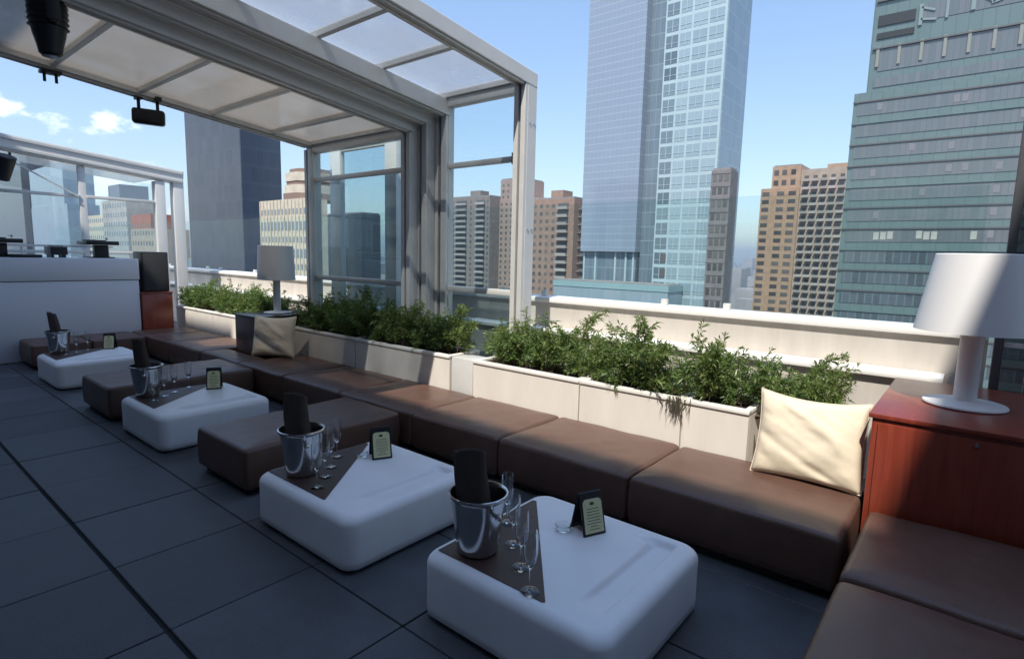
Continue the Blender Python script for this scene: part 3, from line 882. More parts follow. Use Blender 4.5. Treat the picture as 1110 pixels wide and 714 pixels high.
for q in (1.50,1.59): MB().tube((-6.98,q,3.165),(-6.98,q,3.25),.013,.013,8).build('bolt', BLACKM, t)
t = thing('stage_light', 'black spotlight clamped to the far gable beam at the left edge', 'stage light', (XG+.25,1.86,2.9), 'stage lights hung from the enclosure')
m = MB(); m.tube((XG+.25,1.86,2.60),(XG+.38,1.92,2.94),.10,.13,18); m.build('head', BLACKP, t, bevel=.01)
m = MB(); m.bar((XG+.16,1.72,2.78),(XG+.16,2.0,2.78),.03,.03); m.bar((XG+.16,1.73,2.78),(XG+.16,1.73,3.02),.03,.03,up=(1,0,0)); m.bar((XG+.16,2.0,2.78),(XG+.16,2.0,3.02),.03,.03,up=(1,0,0)); m.build('yoke', BLACKM, t)

# ------------------------------------------------------------------ the white booth and its gear
t = thing('dj_booth', 'white panelled dj booth at the far end of the terrace', 'booth', (-10.6,1.4,0))
MB().box(-11.2,-10.21,-.8,3.18,.01,1.118).build('lower_panel', BOOTH, t, bevel=.006)
MB().box(-11.2,-10.20,-.8,3.19,1.128,1.45).build('upper_panel', BOOTH, t, bevel=.006)
MB().box(-11.18,-10.25,-.78,3.16,1.117,1.129).build('shadow_gap', ALUD, t)
ZT = 1.452
def deck(name, label, y0, y1, x0=-11.0, x1=-10.45, lift=.20):
    t = thing(name, label, 'dj gear', ((x0+x1)/2, (y0+y1)/2, ZT), 'dj gear on the booth')
    yc = (y0+y1)/2
    MB().box(x0, x1, y0, y1, ZT+lift, ZT+lift+.06).build('body', BLACKP, t, bevel=.012)
    MB().lathe([(0,0),(.15,0),(.155,.006),(.15,.014),(.03,.016),(0,.02)], ((x0+x1)/2-.02, yc-.04, ZT+lift+.061), 28).build('platter', BLACKM, t, smooth=True)
    m = MB(); m.box((x0+x1)/2+.05,(x0+x1)/2+.17,yc-.09,yc+.09,ZT,ZT+lift-.002); m.box(x0+.06,x1-.06,yc-.16,yc+.16,ZT,ZT+.015); m.build('stand', BLACKP, t, bevel=.006)
    m = MB(); m.tube(((x0+x1)/2-.16,y1-.05,ZT+lift+.08),((x0+x1)/2-.16,y1-.05,ZT+lift+.12),.016,.016,10); m.bar(((x0+x1)/2-.16,y1-.05,ZT+lift+.11),((x0+x1)/2+.10,y1-.12,ZT+lift+.10),.012,.012); m.build('tone_arm', STEEL, t)
    return t
deck('turntable', 'black turntable on a stand at the right of the booth top', 2.60, 3.02)
deck('turntable', 'black turntable on a stand at the left edge of the booth top', 1.36, 1.86)
t = thing('mixer', 'small black mixer box standing between the two turntables', 'dj gear', (-10.7,2.28,ZT), 'dj gear on the booth')
MB().box(-10.9,-10.5,2.17,2.37,ZT+.04,ZT+.16).build('body', BLACKP, t, bevel=.01)
m = MB()
for q in (2.20,2.34): m.box(-10.85,-10.55,q-.015,q+.015,ZT,ZT+.041)
m.build('foot', BLACKM, t)
m = MB()
for a in range(3):
    for b in range(4): m.tube((-10.82+.09*b,2.22+.05*a,ZT+.16),(-10.82+.09*b,2.22+.05*a,ZT+.178),.010,.009,8)
m.build('control_knob', STEEL, t)
t = thing('cable_box', 'flat black box lying on the booth top by the left turntable', 'dj gear', (-10.45,1.85,ZT))
MB().box(-10.55,-10.30,1.68,2.03,ZT+.001,ZT+.045).build('body', BLACKP, t, bevel=.008)
MB().box(-10.50,-10.42,1.72,1.80,ZT+.046,ZT+.052).build('button', STEEL, t)
t = thing('shelf_rail', 'thin pale rail running along the back of the booth top', 'rail', (-11.1,1.5,ZT))
MB().bar((-11.12,-.7,ZT+.17),(-11.12,3.12,ZT+.17),.03,.03).build('bar', ALU, t)
for y in (-.6,.6,1.95,3.05):
    MB().tube((-11.12,y,ZT),(-11.12,y,ZT+.155),.012,.012,8).build('upright', ALU, t)

t = thing('side_cabinet', 'red mahogany box standing under the black speaker', 'cabinet', (-10.42,3.42,0))
MB().box(-10.66,-10.18,3.20,3.64,.005,.90).build('carcass', MAHOG, t, bevel=.004)
MB().box(-10.67,-10.17,3.19,3.65,.902,.925).build('top', MAHOG, t, bevel=.003)
t = thing('loudspeaker', 'dark grey loudspeaker standing on the mahogany box beside the booth', 'speaker', (-10.40,3.42,.926))
MB().box(-10.60,-10.21,3.235,3.615,.927,1.56).build('cabinet', BLACKP, t, bevel=.012)
MB().box(-10.209,-10.198,3.255,3.595,.95,1.54).build('grille', GRILLE, t, bevel=.004)

# ------------------------------------------------------------------ wooden cabinets, lamps and pillows
t = thing('mahogany_cabinet', 'red mahogany cabinet at the right carrying the big white lamp', 'cabinet', (.2,4.2,0))
MB().box(-.375,1.05,3.56,4.80,.01,.822).build('carcass', MAHOG, t, bevel=.003)
MB().box(-.392,1.065,3.545,4.815,.825,.85).build('top', MAHOG, t, bevel=.004)
for k, (a, b) in enumerate(((-.345,.335),(.345,1.02))):
    d = MB().box(a, b, 3.548, 3.5585, .05, .80).build('door', MAHOG, t, bevel=.002)
    if k == 0: MB().tube((.07,3.547,.775),(.07,3.538,.775),.012,.010,12).build('lock', STEEL, d)

t = thing('lamp_cabinet', 'small dark brown cabinet set into the bench, carrying the far lamp', 'cabinet', (-7.12,3.72,0))
MB().box(-7.42,-6.83,3.38,4.20,.01,.79).build('carcass', DBROWN, t, bevel=.004)
MB().box(-7.435,-6.815,3.365,4.215,.792,.815).build('top', DBROWN, t, bevel=.003)

def lamp(name, label, x, y, z, s, rb, rt_, rbot, zs0, zs1, rp):
    t = thing(name, label, 'lamp', (x,y,z), 'white shaded table lamps')
    MB().lathe([(0,.001),(rb*.97,.001),(rb,.008),(rb*.985,.016),(rb*.6,.024),(rp+.02,.030),(rp,.034)], (x,y,z), 64).build('base', LAMPW, t, smooth=True, sharp=50)
    MB().lathe([(rp,.032),(rp,zs1-.05)], (x,y,z), 32).build('pole', LAMPW, t, smooth=True)
    w = .004
    MB().lathe([(rbot,zs0),(rt_,zs1-.004),(rt_-.006,zs1),(0,zs1),(0,zs1-.006),(rt_-.010,zs1-.008),(rbot-.006,zs0+.001)], (x,y,z), 96).build('shade', LAMPW, t, smooth=True, sharp=40)
    return t
lamp('table_lamp', 'big white lamp with cone shade on the mahogany cabinet', 0.0, 4.14, .851, 1, .20, .215, .283, .43, .865, .055)
lamp('table_lamp', 'small far lamp with pale drum shade on the dark brown cabinet', -7.12, 3.80, .816, 1, .17, .215, .235, .44, .88, .045)

def pillow(name, label, c, w, h, th, tilt, rz, seed):
    t = thing(name, label, 'pillow', c)
    n = 44; m = MB(); off = Vector((seed*5.1,0,0))
    folds = [random.Random(seed+q).uniform(-1,1) for q in range(6)]
    def P(u, v, s):
        e = (1-abs(u)**2.6)*(1-abs(v)**2.6)
        pinch = 1-.07*(1-u*u)*(v*v) ; pinch2 = 1-.07*(1-v*v)*(u*u)
        x = u*w/2*pinch2; z = v*h/2*pinch
        d = th/2*max(e,0)**.42
        q = Vector((u*2.1, v*2.1, s))+off
        wr = .016*mnoise.noise(q*1.0) + .004*mnoise.noise(Vector((u*2+v*3.2, (v-u)*.7, 3+s))*1.9+off) + .0015*mnoise.noise(q*4)
        wr += .012*math.exp(-((u*.75+v*.9-.35+.12*folds[0])/.13)**2)*(1 if u < .6 else .3)
        wr -= .012*math.exp(-((u*.6+v*1.0+.55)/.10)**2)
        d = d + wr*min(1, e*3)
        sag = -.02*(1-u*u)*(1 if v > 0 else .4)*max(v,0)
        return Vector((x, s*d, z+sag))
    grid = {}
    for s in (-1, 1):
        for i in range(n+1):
            for j in range(n+1):
                u = -1+2*i/n; v = -1+2*j/n
                if s == 1 and (i in (0,n) or j in (0,n)): grid[(s,i,j)] = grid[(-1,i,j)]; continue
                grid[(s,i,j)] = len(m.v); m.v.append(tuple(P(u,v,s)))
    for s in (-1, 1):
        for i in range(n):
            for j in range(n):
                q = [grid[(s,i,j)],grid[(s,i+1,j)],grid[(s,i+1,j+1)],grid[(s,i,j+1)]]
                m.f.append(tuple(q if s == -1 else reversed(q)))
    m.v = [tuple(Matrix.Rotation(rz,3,'Z') @ (Matrix.Rotation(tilt,3,'X') @ Vector(p)) + Vector(c)) for p in m.v]
    m.build('cushion', PILLOW, t, smooth=True, sharp=80)
    # piped hem around the edge
    hm = MB(); pts = []
    for i in range(n): pts.append((-1+2*i/n,-1))
    for i in range(n): pts.append((1,-1+2*i/n))
    for i in range(n): pts.append((1-2*i/n,1))
    for i in range(n): pts.append((-1,1-2*i/n))
    pw = [Matrix.Rotation(rz,3,'Z') @ (Matrix.Rotation(tilt,3,'X') @ P(u,v,-1)) + Vector(c) for u, v in pts]
    for a in range(len(pw)):
        hm.tube(pw[a], pw[(a+1) % len(pw)], .0045, .0045, 5)
    hm.build('hem', PILLOW, t, smooth=True)
    return t
pillow('throw_pillow', 'large cream pillow leaning on the planter beside the mahogany cabinet', (-.70,3.70,.595), .60, .52, .21, math.radians(-15), math.radians(2), 3)
pillow('throw_pillow', 'cream pillow leaning on the brown cabinet below the far lamp', (-6.60,3.47,.60), .56, .50, .16, math.radians(-10), math.radians(30), 8)

# ------------------------------------------------------------------ dark window wall at the right end
t = thing('window_wall', 'tall dark glass window wall closing the terrace at the right edge', 'window wall', (.9,5.0,0))
for x in (.14,.62,1.25,1.9,2.55):
    MB().box(x-.025, x+.025, 4.93, 5.05, .002, 6.0).build('mullion', ALUD, t, bevel=.004)
for a, b in ((.166,.595),(.645,1.225),(1.275,1.875),(1.925,2.525)):
    MB().box(a, b, 4.985, 4.999, .30, 6.0).build('pane', SMOKED, t)
    MB().box(a, b, 4.95, 5.04, .005, .295).build('kick_plate', ALUD, t)
    for z in (1.12,2.9): MB().box(a, b, 4.955, 4.983, z, z+.03).build('transom', ALU, t)
for x in (.30,.48): MB().tube((x,4.90,.75),(x,4.90,1.25),.010,.010,10).build('pull_handle', STEEL, t)

# ------------------------------------------------------------------ unseen building behind the camera, shaped to throw the shade
BH = 11.75
t = thing('unseen_shade_building', 'unseen grey rendered block behind the terrace, shaped to shade the seating', 'building', (-6,-7,0))
MB().box(-19,2.47,-10,-4.2,-.3,BH).build('wall', PAINTW, t)
MB().box(2.47,9,-10,3.2,-.3,BH).build('wing', PAINTW, t)  # unseen wing, placed for the shadow edge across the cabinet
MB().box(-19,-5.6,-10,-4.203,BH+.002,12.85).build('added_shade_tier', PAINTW, t)  # extra height added to keep the dj booth in shade
for k in range(7):
    x = -17+k*2.7
    for z in (.1,4.2,8.0):
        w = MB().box(x, x+1.7, -4.196, -4.17, z, z+2.5).build('window', ROOMD, t)
        f = MB(); f.box(x-.05,x,-4.196,-4.14,z,z+2.5); f.box(x+1.7,x+1.75,-4.196,-4.14,z,z+2.5); f.box(x-.05,x+1.75,-4.196,-4.14,z+2.5,z+2.56); f.build('frame', ALU, w)

HAZE = 0.0003
# ------------------------------------------------------------------ the city
GZ = -62.0
GROUND = mat('city_ground', (.10,.10,.10), .9, var=.4, vscale=.03)
struct(MB().box(-6000,6000,-3000,8000,GZ-1,GZ).build('ground', GROUND))
ROOF = mat('roof_gravel', (.22,.21,.20), .95, var=.2, vscale=.4)
WINB = obj_rand(mat('window_dark', (.045,.045,.045), .12, spec=.7), (.05,.05,.05), (.14,.13,.12))
WINBL = obj_rand(mat('window_blue', (.12,.17,.20), .08, spec=.9), (.07,.10,.12), (.16,.215,.24))
WINPALE = obj_rand(mat('window_pale', (.2,.28,.32), .10, spec=.8), (.20,.275,.31), (.28,.36,.395))
BLIND = mat('window_blind', (.34,.335,.29), .6, var=.2, vscale=.3)
BALC = obj_rand(mat('balcony_concrete', (.4,.4,.4), .85), (.24,.22,.20), (.38,.35,.32))
RECESS = mat('recess_wall', (.16,.13,.11), .85)

# own windows for a facade: one mesh copied over the positions that show largest, the rest as one stuff part
def windows(parent, name, mb_mesh_fn, material, pos, limit=100, score=None):
    pos = list(pos)
    if score: pos.sort(key=score)
    base = None; pl_ = world_loc(parent)
    for p in pos[:limit]:
        if base is None:
            base = mb_mesh_fn((0,0,0)).build(name, material, None); base.parent = parent; o = base
        else:
            o = part_copy(base, parent, (0,0,0))
        o.location = Vector(p)-pl_
    rest = pos[limit:]
    if rest:
        m = MB()
        for p in rest:
            q = mb_mesh_fn(p); n = len(m.v); m.v += q.v; m.f += [tuple(n+i for i in f) for f in q.f]
        tag(m.build(name, material, parent), kind='stuff')
    return base
def wbox(w, h, d=.12, axis='x'):
    def fn(c):
        x, y, z = c
        if axis == 'x': return MB().box(x-w/2, x+w/2, y-d, y, z-h/2, z+h/2)
        return MB().box(x, x+d, y-w/2, y+w/2, z-h/2, z+h/2)
    return fn

# --- tall blue glass tower, front at y = 160
FT_A = facade_mat('tower_mauve_glass', (.20,.25,.315), (.29,.35,.405), (.26,.305,.37), 2.15, 1.53, .22, .06, rough=.07, spec=.6, streak=26., wnw=.10)
FT_B = facade_mat('tower_dark_glass', (.10,.145,.175), (.22,.29,.32), (.16,.20,.24), 4.3, 1.7, .25, .10, rough=.1, spec=.6)
FT_C = mat('tower_frame', (.36,.455,.475), .35, var=.05, vscale=.2, spec=.5)
FT_D = facade_mat('tower_side_glass', (.15,.22,.27), (.24,.31,.35), (.22,.29,.33), 4.3, 2.2, .35, .14, rough=.1, spec=.6)
t = thing('glass_tower', 'tallest pale blue glass tower in the middle, with a mauve wing and a windowed wing', 'building', (-80,170,GZ))
TOP = 120
MB().box(-102.6,-82.8,160,190,3.4,TOP).build('wing', FT_A, t)
MB().box(-82.79,-76.0,163.2,190,GZ,TOP).build('link', FT_B, t)
MB().box(-102.2,-83.2,161.5,189,GZ,3.38).build('lower_wing', FT_B, t)
m = MB()
for x in (-101.8,-97.5,-90.2,-86.5,-83.9): m.box(x-.3,x+.3,161.1,161.48,GZ,3.3)
m.build('pier', FT_C, t)
MB().box(-75.99,-58.6,158.4,176,GZ,TOP).build('windowed_wing', FT_C, t)
MB().box(-58.59,-58.3,158.6,176.4,GZ,TOP).build('side_wall', FT_D, t)
rows = [1.7+4.32*k for k in range(-8,27)]
cols = [(-73.8,3.1),(-69.9,2.7),(-65.75,3.5),(-61.25,3.5)]
for ci, (x, w) in enumerate(cols):
    mt = WINBL if ci < 1 else WINPALE
    pos = [(x,158.395,z) for z in rows]
    windows(t, 'window', wbox(w+.45, 3.3, .05), mt if ci else WINBL, pos, limit=25, score=lambda p: (0 if -10 < p[2] < 82 else 1, p[2]))
m = MB()
for x, w in cols:
    for z in rows:
        m.box(x-.07,x+.07,158.25,158.34,z-1.6,z+1.6); m.box(x-w/2-.2,x+w/2+.2,158.252,158.338,z-.55,z-.43)
tag(m.build('sash_bars', FT_C, t), kind='stuff')
m = MB()
for z in rows[5:9]: m.box(-73.6,-71.9,158.25,158.30,z-1.2,z+1.2)
m.build('open_bay', WINB, t)
# podium in front
t = thing('glass_podium', 'low teal glass podium block at the foot of the tall tower', 'building', (-90,150,GZ))
FT_P = facade_mat('podium_glass', (.22,.30,.33), (.30,.40,.42), (.28,.33,.38), 3.6, 2.4, .2, .1, rough=.15)
MB().box(-104.4,-66,148,157.5,GZ,-7.6).build('wall', FT_P, t)
MB().box(-104.6,-65.8,147.8,157.7,-7.59,-5.9).build('parapet', mat('teal_parapet', (.24,.36,.37), .4, var=.05, vscale=.3), t)
MB().box(-104,-66.4,148.4,157.1,-5.89,-5.6).build('roof', ROOF, t)
# slim dark block added as a stand-in for the dark patch on the tower
t = thing('apartment_block', 'slim dark brown block standing in for the dark patch on the tall tower', 'building', (-50,140,GZ))
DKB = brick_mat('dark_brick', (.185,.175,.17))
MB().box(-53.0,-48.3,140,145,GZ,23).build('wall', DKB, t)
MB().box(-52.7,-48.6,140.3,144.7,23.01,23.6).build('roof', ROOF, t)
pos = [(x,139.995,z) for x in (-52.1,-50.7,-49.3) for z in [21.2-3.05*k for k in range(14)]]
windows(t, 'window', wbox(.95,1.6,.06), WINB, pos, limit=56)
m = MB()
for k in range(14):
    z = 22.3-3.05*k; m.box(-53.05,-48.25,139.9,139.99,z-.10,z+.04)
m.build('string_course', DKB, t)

# --- green glass office block on the right, front at y = 90
GRN = facade_mat('green_spandrel', (.095,.142,.137), (.078,.116,.112), (.118,.165,.158), 2.76, 1.24, .0, .07, rough=.25, spec=.6)
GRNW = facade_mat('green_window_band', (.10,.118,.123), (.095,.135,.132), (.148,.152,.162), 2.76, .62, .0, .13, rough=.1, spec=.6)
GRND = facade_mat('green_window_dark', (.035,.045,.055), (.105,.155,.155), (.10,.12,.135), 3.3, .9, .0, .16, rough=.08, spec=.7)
GRNL = mat('green_edge', (.20,.30,.285), .4)
PIL = mat('cream_pilaster', (.20,.215,.185), .6)
t = thing('office_tower', 'wide green glass office tower filling the right edge of the skyline', 'building', (5,100,GZ))
MB().box(-15.45,60,90,122,GZ,24.0).build('core', GRN, t)
MB().box(-14.2,60,90.6,122,24.01,60).build('upper_core', GRN, t)
FH = 2.76
for k in range(-16, 8):
    z = 23.2-FH*(7-k)-0
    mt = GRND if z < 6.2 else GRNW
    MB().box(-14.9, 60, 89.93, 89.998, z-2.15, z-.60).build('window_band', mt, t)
    MB().box(-15.47, 60, 89.80, 89.925, z-.50, z-.32).build('floor_ledge', ALUD if k % 3 else GRN, t)
zb = 23.2-FH*6+.2
pos = []
rb_ = random.Random(4)
for i in range(40):
    if rb_.random() < .62: pos.append((-11.3+.78*i, 89.925, zb-1.5+rb_.uniform(-.1,.25)))
windows(t, 'window_blind', wbox(.62,1.0,.03), BLIND, pos)
pos = [(-14+.8*rb_.randint(0,40), 89.925, 23.2-FH*rb_.randint(0,6)-1.28+rb_.uniform(-.12,.12)) for _ in range(30)]
windows(t, 'roller_blind', wbox(.6,.9,.025), mat('grey_blind', (.165,.17,.18), .6), pos)
# upper storeys: cream pilasters, louvres, loose sign strokes
MB().box(-13.5,60,90.5,90.598,24.6,25.7).build('window_band', GRNW, t)
MB().box(-13.2,60,90.52,90.598,26.6,29.3).build('window_band', GRNW, t)
MB().box(-13.92,60,90.30,90.59,29.35,29.55).build('floor_ledge', ALUD, t)
pos = [(-13.3+2.35*i-.0, 90.51, 28.4) for i in range(14)]
windows(t, 'pilaster', wbox(.34,2.5,.16), PIL, pos)
LOUV = mat('louvre_black', (.016,.02,.022), .5)
for z in (30.6,32.2): MB().box(-13.6,-9.6,90.44,90.598,z,z+.75 if z < 31 else z+1.3).build('louvre', LOUV, t)
MB().box(-9.2,60,90.54,90.598,31.9,33.9).build('window_band', GRNW, t)
MB().box(-13.92,60,90.30,90.59,35.2,35.42).build('floor_ledge', ALUD, t)
MB().box(-13.6,60,90.54,90.598,35.6,37.2).build('window_band', GRND, t)
for k in range(6): MB().box(-13.6,60,90.54,90.598,39+3.3*k,41+3.3*k).build('window_band', GRNW, t)
SIGN = mat('sign_pale', (.17,.225,.22), .5)
y = 90.44
def letter(*st):
    m = MB()
    for a, b, w in st: m.bar((a[0],y,a[1]), (b[0],y,b[1]), w, .08, up=(0,1,0))
    m.build('sign_letter', SIGN, t)
letter(((-9.05,31.4),(-9.05,33.9),.4), ((-9.0,33.5),(-7.6,32.9),.26), ((-9.0,32.1),(-7.4,31.8),.26))
letter(((-6.4,31.7),(-6.4,33.7),.3))
letter(((-3.9,32.0),(-3.9,34.2),.42), ((-3.8,34.0),(-1.9,32.5),.3), ((-1.3,32.5),(-1.0,34.2),.3), ((-1.3,32.6),(-2.2,32.4),.26))
letter(((-.1,32.9),(1.6,34.2),.3), ((1.7,32.6),(1.7,34.8),.5))

# --- brick apartment block with balconies right of the tall tower (y = 240)
ORB = brick_mat('orange_brick', (.37,.255,.17))
GRB = brick_mat('grey_brick', (.35,.285,.225))
t = thing('apartment_block', 'orange brick apartment block with grey balconies, beside the green office tower', 'building', (-57,250,GZ))
Z = lambda z: 1.65+(z-1.65)*1.2
MB().box(-70.5,-56.6,240,262,GZ,Z(25.1)).build('wall', ORB, t)
MB().box(-66.9,-56.65,240.4,262,Z(25.1)+.01,Z(32)).build('upper_wall', ORB, t)
MB().box(-56.59,-40.5,241.2,262,GZ,Z(30.6)).build('balcony_wall', GRB, t)
MB().box(-48,-40.6,241.5,262,Z(30.6)+.01,Z(31.8)).build('penthouse', ORB, t)
rws = [Z(25.1)-2.1-3.0*k for k in range(20)]
pos = [(x,239.99,z) for x in (-68.6,-63.2,-59.0) for z in rws]
windows(t, 'window', wbox(2.6,1.5,.08), WINB, pos, limit=60)
m = MB()
for x in (-65.4,-61.2,-56.9): m.box(x-.35,x+.35,239.75,239.995,GZ,Z(25.0))
m.build('pier', ORB, t)
pos = [(x,240.38,z) for x in (-65.3,-62.4,-59.2) for z in (Z(30),Z(26.8))]
windows(t, 'window', wbox(1.7,1.9,.08), WINB, pos)
pos = [(x,241.19,z) for x in (-54.6,-51.6,-48.6,-45.6,-42.6) for z in [Z(28)-3*k for k in range(18)]]
windows(t, 'balcony_door', wbox(1.5,1.5,.06), WINB, pos, limit=90)
def balcony(c):
    x, y, z = c; m = MB(); m.box(x-1.15,x+1.15,y-1.3,y,z-.2,z); m.box(x-1.15,x+1.15,y-1.3,y-1.22,z+.01,z+.75); return m
pos = [(x,241.18,z-1.25) for x in (-54.6,-51.6,-48.6,-45.6,-42.6) for z in [Z(28)-3*k for k in range(18)]]
windows(t, 'balcony', balcony, BALC, pos, limit=90)
MB().box(-66.5,-57,241,261,Z(32)+.01,Z(32)+.5).build('roof', ROOF, t)

# --- brown brick towers behind the enclosure glass
BRB = brick_mat('brown_brick', (.27,.185,.14)); BRG = brick_mat('grey_brown_brick', (.215,.18,.16)); BRP = brick_mat('pink_brick', (.33,.24,.20))
def brick_tower(label, x0, x1, y, top, wl, bays, side, depth=22, extra=None, plain=()):
    t = thing('brick_tower', label, 'building', ((x0+x1)/2, y, GZ))
    MB().box(x0, x1, y, y+depth, GZ, top).build('wall', wl, t)
    MB().box(x0+.4, x1-.4, y+.4, y+depth-.4, top+.01, top+.7).build('roof', ROOF, t)
    MB().box(x0+(x1-x0)*.35, x0+(x1-x0)*.6, y+6, y+13, top+.71, top+4.2).build('roof_house', wl, t)
    rw = [top-2.6-3.05*k for k in range(24)]
    def balc(c):
        x, yy, z = c; m = MB(); m.box(x-bw/2,x+bw/2,yy-1.4,yy,z-.18,z); m.box(x-bw/2,x+bw/2,yy-1.4,yy-1.3,z+.01,z+1.0); return m
    for (bx, bw_) in bays:
        bw = bw_
        windows(t, 'balcony_recess', wbox(bw-.2,1.75,.05), WINB, [(bx,y-.002,z) for z in rw[:20]], limit=40)
        windows(t, 'balcony', balc, BALC, [(bx,y-.004,z-1.45) for z in rw[:20]], limit=40)
    windows(t, 'window', wbox(1.3,1.4,.05), WINB, [(px,y-.002,z) for px in plain for z in rw[:20]], limit=100)
    if side:
        m = MB()
        for z in rw: m.box(x1+.002, x1+1.4, y+3, y+9, z-1.6, z-1.42); m.box(x1+1.3, x1+1.4, y+3, y+9, z-1.4, z-.5)
        m.build('side_balconies', BALC, t)
    return t
brick_tower('brown brick tower with two columns of pale balconies, seen through the front glass bay', -236.5,-205.5,230,32.3,BRG,((-226.5,8.5),(-212,6.5)),False,plain=(-233,-219.3,-207))
t = thing('brick_tower', 'pinkish brick tower with a taller top, half hidden by the end column', 'building', (-192,238,GZ))
MB().box(-207,-176,238,258,GZ,31).build('wall', BRP, t)
MB().box(-205.5,-190,238.6,257,31.01,41.5).build('upper_wall', BRP, t)
MB().box(-205,-190.5,239,256.6,41.51,42.1).build('roof', ROOF, t)
windows(t, 'window', wbox(1.3,1.4,.05), WINB, [(-204+3.4*i,237.995,28.5-3.05*k) for i in range(8) for k in range(16)], limit=100)
windows(t, 'window', wbox(1.3,1.4,.05), WINB, [(-203.5+3.4*i,238.595,38.5-3.05*k) for i in range(4) for k in range(3)], limit=100)
brick_tower('reddish brick tower with one column of dark balconies, left of the tall blue tower', -149.5,-125.5,190,24.2,BRB,((-130.6,5.2),),True,depth=14,plain=(-147.5,-144.5,-141.5,-138.5,-135.4))

# --- big slate glass slab on the left
FD1 = facade_mat('slab_front', (.038,.043,.054), (.055,.06,.074), (.066,.07,.082), 3.7, 1.5, .35, .12, rough=.25, spec=.3, streak=6.)
FD2 = facade_mat('slab_side', (.022,.034,.06), (.04,.055,.08), (.035,.05,.08), 3.7, 1.5, .6, .10, rough=.15, spec=.45)
t = thing('office_slab', 'dark slate glass slab tower seen beneath the frosted roof', 'building', (-140,64,GZ))
MB().box(-154.4,-126.2,60,69.2,GZ,38).build('front', FD1, t)
MB().box(-126.19,-126.0,60.05,69.15,GZ,37.9).build('side_wall', FD2, t)
MB().box(-154,-126.6,60.4,68.8,38.01,38.6).build('roof', ROOF, t)
t = thing('sky_lobby', 'slim pale blue glass block at the left edge of the slate slab', 'building', (-164,75,GZ))
MB().box(-172,-162.5,66,80,GZ,-1.5).build('wall', FT_D, t)
MB().box(-171.6,-162.9,66.4,79.6,-1.49,-1).build('roof', ROOF, t)

# --- beige block with a stepped round top
BEI = brick_mat('beige_stone', (.50,.44,.34)); BEW = mat('beige_band_window', (.17,.20,.22), .2, spec=.6)
t = thing('stone_block', 'beige stone block with a stepped octagonal top, right of the slate slab', 'building', (-162,100,GZ))
MB().box(-177.5,-151,90,97,-112.7,16.4).build('wall', BEI, t)
for k, z in enumerate((12.8,8.6,4.6,.6,-3.4,-7.4)):
    if k % 2 == 0: windows(t, 'window', wbox(.85,1.7,.06), BEW, [(-176.2+2.05*i,89.995,z) for i in range(13)], limit=18)
    else: MB().box(-177.3,-151.2,89.93,89.995,z-1.3,z+1.3).build('window_band', BEW, t)
m = MB()
for i in range(14): m.box(-177.35+2.05*i,-176.95+2.05*i,89.75,89.92,-12,16.3)
m.build('pier', BEI, t)
def octo(cx, cy, r): return [(cx+r*math.cos(PI/8+i*PI/4), cy+r*math.sin(PI/8+i*PI/4)) for i in range(8)]
MB().prism(octo(-160,98,8.6),16.41,18.2).build('upper_tier', mat('brown_band', (.20,.13,.10), .8), t)
MB().prism(octo(-160,98,8.2),18.21,20.6).build('upper_tier', BEI, t)
MB().prism(octo(-160,98,7.6),20.61,21.7).build('upper_tier', MATS['brown_band'], t)
MB().prism(octo(-160,98,7.9),21.71,24.2).build('upper_tier', BEI, t)
MB().prism(octo(-160,98,6.6),24.21,25.4).build('roof', MATS['brown_band'], t)
for _s in (.556,):
    t.location = (-162*_s, 100*_s, 1.65+(GZ-1.65)*_s); t.scale = (_s,_s,_s)
t = thing('office_slab', 'dark grey slab seen through the rear enclosure glass', 'building', (-217,155,GZ))
MB().box(-234,-207.8,150,160,GZ,17.8).build('wall', FD1, t)
MB().box(-233.5,-208.2,150.4,159.6,17.81,18.4).build('roof', ROOF, t)

# --- blocks seen through the far gable (y = 60)
k_ = 60/90.
Zg = lambda z: 1.65+(z-1.65)*k_
FG1 = facade_mat('gable_glass', (.17,.235,.30), (.24,.30,.36), (.24,.31,.38), 3.6, 1.6, .3, .1, rough=.15, spec=.5)
t = thing('glass_tower', 'blue glass tower with a sloping shoulder behind the far gable', 'building', (-285,66,GZ))
MB().box(-317,-262,60,70,GZ,Zg(24)).build('lower_wall', FG1, t)
MB().box(-316.8,-266,60.2,69.8,Zg(24)+.01,Zg(47)).build('upper_wall', FG1, t)
t = thing('glass_tower', 'grey blue glass tower at the left edge behind the far gable', 'building', (-350,66,GZ))
MB().box(-420,-331,60,72,GZ,Zg(57)+4).build('wall', FD1, t)
MB().box(-419,-332,60.4,71.6,Zg(57)+4.01,Zg(57)+5).build('roof', ROOF, t)
STN = brick_mat('grey_stone', (.34,.33,.31))
t = thing('stone_tower', 'grey stone block with a square rooftop tower behind the far gable', 'building', (-210,66,GZ))
MB().box(-222,-199.2,60,70,GZ,Zg(22.5)).build('wall', STN, t)
MB().box(-218.5,-208,61,69,Zg(22.5)+.01,Zg(29.8)).build('roof_tower', mat('blue_grey_stone', (.15,.18,.22), .7), t)
windows(t, 'window', wbox(1.1,1.3,.05), BEW, [(-220.5+2.3*i,59.995,Zg(22.5)-1.6-2.9*k) for i in range(10) for k in range(7)], limit=70)
t = thing('stone_block', 'pale stone block standing left of the grey stone tower behind the gable', 'building', (-240,66,GZ))
MB().box(-255,-232,63,72,GZ,Zg(17)).build('wall', BEI, t)
windows(t, 'window', wbox(1.0,1.3,.05), BEW, [(-253.5+2.2*i,62.995,Zg(17)-1.8-2.9*k) for i in range(10) for k in range(5)], limit=50)
t = thing('brick_tower', 'red brick block behind the far gable, nearest its end posts', 'building', (-190,66,GZ))
MB().box(-196.8,-178,60,69,GZ,Zg(9)).build('wall', GRB, t)
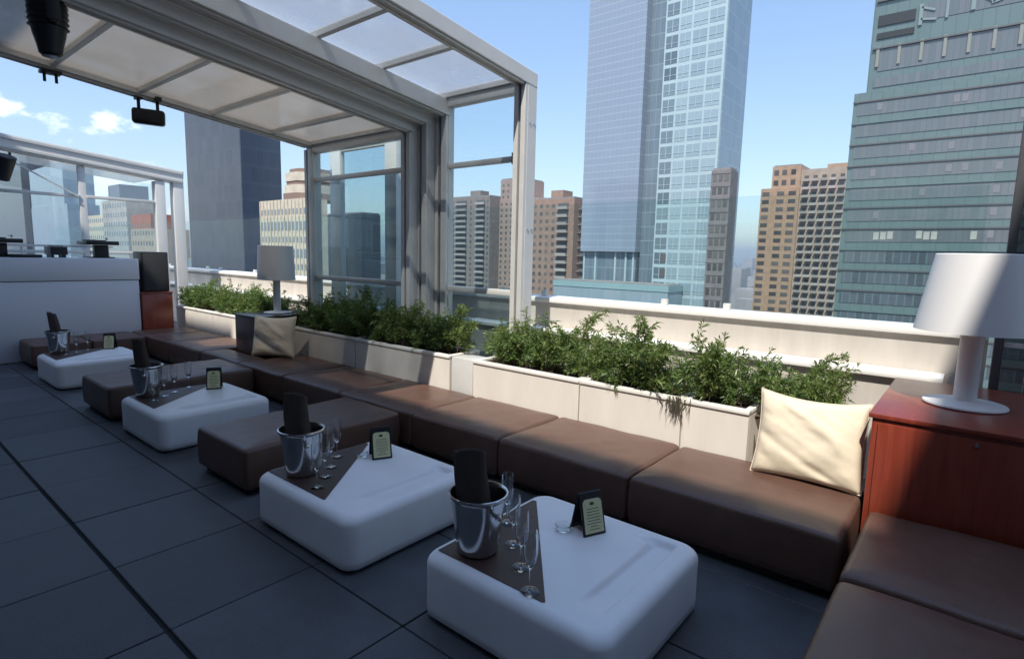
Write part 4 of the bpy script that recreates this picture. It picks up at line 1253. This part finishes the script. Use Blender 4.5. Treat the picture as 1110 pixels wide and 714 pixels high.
MB().box(-196.6,-181,60.2,68.8,Zg(9)+.01,Zg(15.2)).build('upper_wall', brick_mat('red_brick', (.27,.12,.09)), t)
windows(t, 'window', wbox(1.0,1.2,.05), WINB, [(-195.3+2.2*i,59.995,Zg(9)-1.2-2.9*k) for i in range(8) for k in range(4)], limit=32)

# --- low roofs and the distant city
LOWP = brick_mat('rose_roof', (.36,.27,.24)); LOWG = brick_mat('grey_roof', (.30,.30,.30))
for lb, x0, x1, y0, y1, z, mt in (
    ('low rose coloured building between the tall tower and orange brick block', -112,-84,420,450,-6,LOWP),
    ('low grey building in front of the rose coloured one, between the towers', -80,-62,300,322,-14,LOWG),
    ('pale grey block on the horizon just left of the orange brick block', -135,-118,560,580,8,LOWG)):
    t = thing('low_building', lb, 'building', ((x0+x1)/2, y0, GZ))
    MB().box(x0,x1,y0,y1,GZ,z).build('wall', mt, t)
    MB().box(x0+.5,x1-.5,y0+.5,y1-.5,z+.01,z+.6).build('roof', ROOF, t)
    windows(t, 'window', wbox(1.6,1.6,.06), WINB, [(x0+2+3.2*i,y0-.004,z-2.5-3.4*k) for i in range(int((x1-x0-3)/3.2)) for k in range(6)], limit=60)
rc = random.Random(21); m = MB()
for i in range(900):
    a = rc.uniform(-1.50, .35); d = rc.uniform(650, 3600)
    x, y = d*math.sin(a), d*math.cos(a); s = rc.uniform(12,34); h = rc.uniform(15,52) if rc.random() < .93 else rc.uniform(50,76)
    m.box(x-s/2,x+s/2,y-s*rc.uniform(.3,.6),y+s/2,GZ,GZ+h)
tag(m.build('distant_city', mat('far_masonry', (.30,.28,.27), .9, var=.35, vscale=.02)), kind='stuff')
# --- summer haze over the city
hz = bpy.data.materials.new('haze_air'); hz.use_nodes = True
hn = hz.node_tree; 
for n in list(hn.nodes): hn.nodes.remove(n)
ho = hn.nodes.new('ShaderNodeOutputMaterial'); hv = hn.nodes.new('ShaderNodeVolumePrincipled')
hv.inputs['Color'].default_value = (.80,.88,1,1); hv.inputs['Density'].default_value = HAZE; hv.inputs['Anisotropy'].default_value = .3
hn.links.new(hv.outputs[0], ho.inputs['Volume'])
if HAZE > 0:
    tag(MB().box(-5990,5990,-2990,7990,GZ-2,135).build('haze', hz), kind='stuff')
for o in list(COL.objects):
    if o.get('label') == 'x': print('UNLABELLED', o.name)
